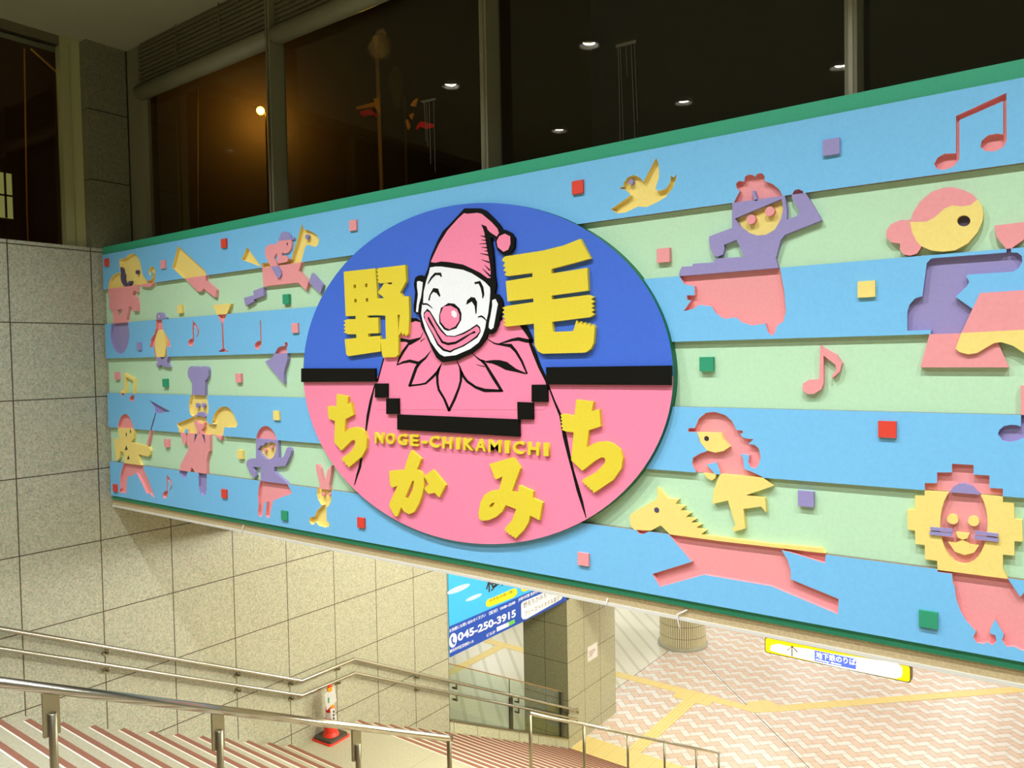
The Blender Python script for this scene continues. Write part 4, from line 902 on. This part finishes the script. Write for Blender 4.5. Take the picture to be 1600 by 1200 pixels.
for p in ((640, 305, 14, 9), (640, 340, 12, 14), (683, 348, 13, 16), (655, 366, 8, 6)):
    sgpoly('logo_mark', SLB, .011, *[v for k in range(12) for v in (p[0] + p[2] * math.cos(k * .5236), p[1] + p[3] * math.sin(k * .5236))])
# paper notice on the pillar
no = box('paper_notice', XL + .0005, XL + .003, 14.105, 14.515, -6.555, -6.235, paint('notice_paper', (250, 246, 236))); tag(no, 'white paper notice taped to the side of the granite pillar', 'notice')
for k, (y0, y1, c) in enumerate(((14.16, 14.40, (200, 120, 110)), (14.15, 14.45, (150, 140, 130)), (14.17, 14.36, (150, 140, 130)), (14.15, 14.30, (200, 120, 110)))):
    box('printed_line', XL + .003, XL + .0034, y0, y1, -6.36 - k * .035, -6.345 - k * .035, paint('notice_ink', c), no)

# ================================================================== TRAFFIC CONE
tc = empty('traffic_cone', 'orange and white traffic cone with papers taped on, standing on the landing', 'traffic cone')
ccx, ccy = -8.37, 6.93
ORG = paint('cone_orange', (238, 60, 36), rough=.4); CW = paint('cone_white', (245, 240, 232), rough=.4); CB = paint('cone_black', (72, 68, 52), rough=.6)
def zc(h): return ZB + h
bm = bmesh.new()
bands = [(0.045, .10, .105, 0), (.10, .30, None, 0), (.30, .38, None, 1), (.38, .46, None, 0), (.46, .54, None, 1), (.54, .60, None, 0), (.60, .66, None, 1), (.66, .735, None, 0)]
rad = lambda h: .095 - (h - .07) * .098
for h0, h1, _, mi in bands:
    lathe(bm, [(rad(h0) + (.02 if h0 < .06 else 0), zc(h0)), (rad(h1), zc(h1))], ccx, ccy, 32, mi)
r_ = lathe(bm, [(rad(.735), zc(.735)), (.02, zc(.742))], ccx, ccy, 32, 0); bm.faces.new(r_[-1])
finish(bm, 'cone', [ORG, CW], tc)
def sqr(h0, h1, half, mat, name):
    bm = bmesh.new(); P = rrect(-half, half, -half, half, .05, 4); th = math.radians(4)
    a = [bm.verts.new((ccx + p[0] * math.cos(th) - p[1] * math.sin(th), ccy + p[0] * math.sin(th) + p[1] * math.cos(th), zc(h0))) for p in P]
    b = [bm.verts.new((ccx + p[0] * .96 * math.cos(th) - p[1] * .96 * math.sin(th), ccy + p[0] * .96 * math.sin(th) + p[1] * .96 * math.cos(th), zc(h1))) for p in P]
    bm.faces.new(a[::-1]); bm.faces.new(b)
    for i in range(len(P)): bm.faces.new((a[i], a[(i + 1) % len(P)], b[(i + 1) % len(P)], b[i]))
    finish(bm, name, mat, tc)
sqr(.0005, .022, .195, ORG, 'base'); sqr(.0221, .05, .175, CB, 'weight')
# papers: seen in the frame at 440..680 x 1020..1200 enlarged 6.667
PC = (440, 1020, 6.6667)
def cone_paper(name, mat, d, *xy):
    """sheet upright before the cone, facing the stairs' top"""
    nrm = V((-ccx, -ccy, 0)).normalized(); org = V((ccx, ccy, ZB)) + nrm * d; side = V((-nrm.y, nrm.x, 0))
    pts = []
    for px, py in T(*PC, *xy):
        r = FW + RT * ((px - 800) / FPX) - UP * ((py - 600) / FPX); t = org.dot(nrm) / r.dot(nrm); pts.append(r * t)
    bm = bmesh.new(); a = [bm.verts.new(p) for p in pts]; b = [bm.verts.new(p - nrm * .002) for p in pts]
    bm.faces.new(a); bm.faces.new(b[::-1])
    for i in range(len(pts)): bm.faces.new((a[i], b[i], b[(i + 1) % len(pts)], a[(i + 1) % len(pts)]))
    bmesh.ops.recalc_face_normals(bm, faces=bm.faces[:]); return finish(bm, name, mat, tc)
PAP = paint('paper_white', (246, 244, 236)); TAPE = paint('orange_tape', (250, 180, 40))
cone_paper('paper_sheet', PAP, .115, 445,430, 475,405, 545,345, 575,500, 470,600)
cone_paper('paper_sheet', PAP, .112, 505,585, 550,575, 578,720, 525,740)
cone_paper('tape', TAPE, .118, 480,370, 520,355, 530,390, 500,412, 482,405); cone_paper('tape', TAPE, .118, 510,550, 545,535, 552,565, 520,580)
cone_paper('green_print', paint('print_green', (90, 190, 120)), .118, 482,470, 498,465, 498,520, 484,525)
for a0 in (605, 640, 675, 705): cone_paper('black_print', paint('print_black', (50, 50, 55)), .115, 534,a0, 550,a0 - 4, 553,a0 + 16, 538,a0 + 22)

# ================================================================== CEILING DOWNLIGHTS
LR = emit("lamp_disc", (255, 252, 240), 110); RINGM = paint('downlight_ring', (225, 222, 210), rough=.3, grain=0)
LBL = [['second row left', 'second row'], ]
for iy, ly in enumerate(LAMPY):
    for ix, lx in enumerate(LAMPX):
        d = bpy.data.objects.new('ceiling_downlight', None); C.objects.link(d)
        tag(d, 'round recessed ceiling downlight reflected in the dark window glass', 'ceiling light', 'round downlights in the ceiling')
        bm = bmesh.new(); lathe(bm, [(.118, CEIL - .001), (.122, CEIL - .05), (.106, CEIL - .052), (.10, CEIL - .002)], lx, ly, 40)
        finish(bm, 'trim_ring', RINGM, d)
        bm = bmesh.new(); lathe(bm, [(.064, CEIL - .006), (.064, CEIL - .020), (.054, CEIL - .024), (.052, CEIL - .013)], lx, ly, 24); finish(bm, 'lamp', LR, d)

# ================================================================== SMALL THINGS ON THE LINTEL
TIE = paint('tie_white', (250, 246, 236), grain=0)
for lab, P in (('white cable tie hanging from the lintel at the left', [(-6.155, 4.160, -1.47), (-6.171, 4.158, -1.505), (-6.19, 4.155, -1.58)]), ('white cable tie hanging from the lintel below the oval', [(-2.38, 4.160, -1.50), (-2.385, 4.158, -1.53), (-2.388, 4.155, -1.56)]),
               ('bent white cable tie hanging from the lintel in front of the round column', [(-1.85, 4.160, -1.475), (-1.91, 4.155, -1.512), (-1.905, 4.152, -1.555), (-1.89, 4.150, -1.60)])):
    tag(rod('cable_tie', P, .004, TIE, None, 8), lab, 'cable tie')
# pale streaks on the window glass
ST = paint('streak_white', (112, 108, 90), grain=0)
def streak(lab, pxbar, drips):
    a = empty('glass_streak', lab, 'stain')
    plate('smear', [onY(pxbar, 4.546)], ST, 4.546, 4.5478, parent=a)
    for (x, y0, x1, y1, wd) in drips: plate('drip', [onY(stroke([(x, y0, wd), (x1, y1, wd * .6)]), 4.546)], ST, 4.546, 4.5478, parent=a)
streak('pale dried smear with thin drips on the second window pane', [(656, 158), (680, 153), (681, 156), (660, 161)], [(663, 160, 665.5, 221, 1), (666.5, 160, 668, 228, .8), (670.5, 159, 673, 256, 1), (677.5, 158, 680, 270, .8)])
streak('pale dried smear with long drips on the third window pane', [(962, 70), (993, 62), (994, 67), (963, 75)], [(966, 75, 969, 220, .9), (969, 75, 974, 222, .7), (978, 72, 980, 120, .7), (986, 70, 992, 218, .8), (991, 68, 996, 190, .7)])

# ================================================================== NIGHT OUTSIDE
ASP = paint('asphalt', (60, 56, 48), rough=.9)
struct(box('ground_outside', -60, 30, 4.6, 60, -1.5, -1.3, ASP)); struct(box('ground_street', -60, -8.95, -20, 9.3, -1.5, -1.3, ASP))
SOD = (1.0, .55, .10)
Lp = at(407, 173, 'Y', 11.5)
lp = empty('street_lamp', 'glowing orange sodium street lamp outside the first window', 'street lamp')
bm = bmesh.new(); bmesh.ops.create_uvsphere(bm, u_segments=20, v_segments=12, radius=.09, matrix=Matrix.Translation(Lp)); finish(bm, 'bulb', emit('sodium_bulb', (255, 170, 40), 60), lp, True)
PM = paint('street_pole', (150, 130, 90), rough=.6)
rod('pole', [(Lp.x + .04, Lp.y + .12, -1.3), (Lp.x + .04, Lp.y + .12, Lp.z - .05), (Lp.x, Lp.y, Lp.z - .02)], .022, PM, lp)
point('street_lamp_light', tuple(Lp + V((Lp.x, Lp.y, 0)).normalized() * .2), 62, SOD)
vd = V((Lp.x, Lp.y, 0)).normalized(); sd = V((vd.y, -vd.x, 0)); bc = V((Lp.x, Lp.y, 0)) + vd * .95
bm = bmesh.new(); bbox(bm, -2.6, 9, 0, 5, -1.3, 11)
for v in bm.verts: p = bc + sd * v.co.x + vd * v.co.y; v.co = (p.x, p.y, v.co.z)
bmesh.ops.recalc_face_normals(bm, faces=bm.faces[:])
bd = finish(bm, 'glow_backdrop', paint('backdrop_paint', (84, 70, 48), rough=.9)); tag(bd, 'added dark backdrop that catches the orange glow around the street lamp', 'building')  # backdrop wall added behind the lamp so its light spreads as a glow
pq = at(309, 330, 'Y', 10.6); pr_ = at(309, 138, 'Y', 10.6)
tag(rod('thin_street_pole', [(pq.x, pq.y, -1.3), tuple(pq), tuple(pr_)], .014, PM), 'thin plain street pole outside the first window, left of the orange lamp', 'street pole')
# banner pole
bp = empty('banner_pole', 'tall street pole with curved top, winged lantern and red banner outside', 'street pole')
yb = 9.2
pt = at(588, 58, 'Y', yb); pb_ = at(596, 290, 'Y', yb)
rod('pole', [(pb_.x, yb, -1.3), (pb_.x, yb, pb_.z), (pt.x, yb, pt.z)], .035, PM, bp)
rod('curved_top', [(pt.x, yb, pt.z), (pt.x + .05, yb, pt.z + .07), (pt.x + .15, yb, pt.z + .07), (pt.x + .2, yb, pt.z)], .03, PM, bp)
PYA = paint('pole_arm', (224, 160, 60), rough=.5); PRB = paint('red_banner', (235, 30, 50), rough=.6)
ZP = (560, 150, 10)
plate('lantern_wing', [onY(T(*ZP, -40,170, 240,95, 240,170, -30,215), yb - .05)], PYA, yb - .05, yb + .05, parent=bp)
plate('red_banner', [onY(T(*ZP, 10,240, 190,205, 230,255, 270,270, 295,330, 265,330, 250,285, 200,295, 80,320, 40,300), yb - .03)], PRB, yb - .03, yb - .01, parent=bp)
plate('clamp', [onY(T(*ZP, 235,40, 300,30, 310,260, 270,200), yb - .05)], PYA, yb - .05, yb, parent=bp)
lt = empty('leaf_lantern', 'dark leaf-shaped street lantern with red tag outside, right of the tall pole', 'street lamp')
DKL = paint('lantern_dark', (70, 62, 40), rough=.5)
yl = 9.4
plate('leaf', [onY([(607, 118), (615, 103), (620, 106), (627, 135), (625, 165), (618, 168), (612, 145)], yl)], DKL, yl, yl + .06, parent=lt)
plate('fin', [onY(T(*ZP, 810,150, 850,80, 910,35, 880,130, 870,160), yl)], PYA, yl, yl + .04, parent=lt)
plate('fin', [onY(T(*ZP, 735,400, 752,360, 790,460, 770,520), yl)], PYA, yl, yl + .04, parent=lt); plate('fin', [onY(T(*ZP, 790,300, 850,265, 820,360), yl)], PYA, yl, yl + .04, parent=lt)
plate('red_tag', [onY(T(*ZP, 945,420, 985,395, 1180,440, 1170,490, 1060,515, 960,480, 920,520, 895,520, 915,460), yl)], PRB, yl, yl + .02, parent=lt)
pl = at(629, 290, 'Y', yl); rod('post', [(pl.x, yl + .1, -1.3), (pl.x, yl + .1, at(624, 150, 'Y', yl).z)], .02, DKL, lt)
point('street_fill', (-7.6, 7.4, 4.2), 45, SOD, .15)  # unseen fill lamp added to brighten the banner pole
# building with a lit window, seen through the left pane
lb = box('street_building', -17.5, -16, -6, 9, -1.3, 12, paint('brown_facade', (96, 62, 30), rough=.9)); tag(lb, 'dark brown building across the street with one lit window', 'building')
A = at(-6, 268, 'X', -15.98); Bq = at(22, 342, 'X', -15.98)
plate('lit_window', [[(A.y, Bq.z), (Bq.y, Bq.z), (Bq.y, A.z), (A.y, A.z)]], emit('lit_window', (206, 205, 120), .3), -15.98, -16.0, parent=lb, plane='X')
for q in (0, .5, 1): yq = A.y + (Bq.y - A.y) * q; box('window_bar', -15.98, -15.95, yq - .015, yq + .015, Bq.z, A.z, DARK, lb)
box('window_bar', -15.98, -15.95, A.y, Bq.y, (A.z + Bq.z) / 2 - .015, (A.z + Bq.z) / 2 + .015, DARK, lb)
rp = empty('rail_pole', 'thin orange-lit pole with a slanting brace outside the left window', 'street pole')
q0 = at(38, 75, 'X', -10.2); q1 = at(42, 330, 'X', -10.2)
rod('pole', [(q1.x, q1.y, -1.3), tuple(q1), tuple(q0)], .008, PYA, rp)
rod('brace', [tuple(at(48, 76, 'X', -10.2)), tuple(at(93, 117, 'X', -10.2))], .012, PYA, rp)
point('left_street_fill', (-10.8, 2.0, 4.6), 30, SOD, .1)  # added lamp with no fixture, brightens the view outside the left window
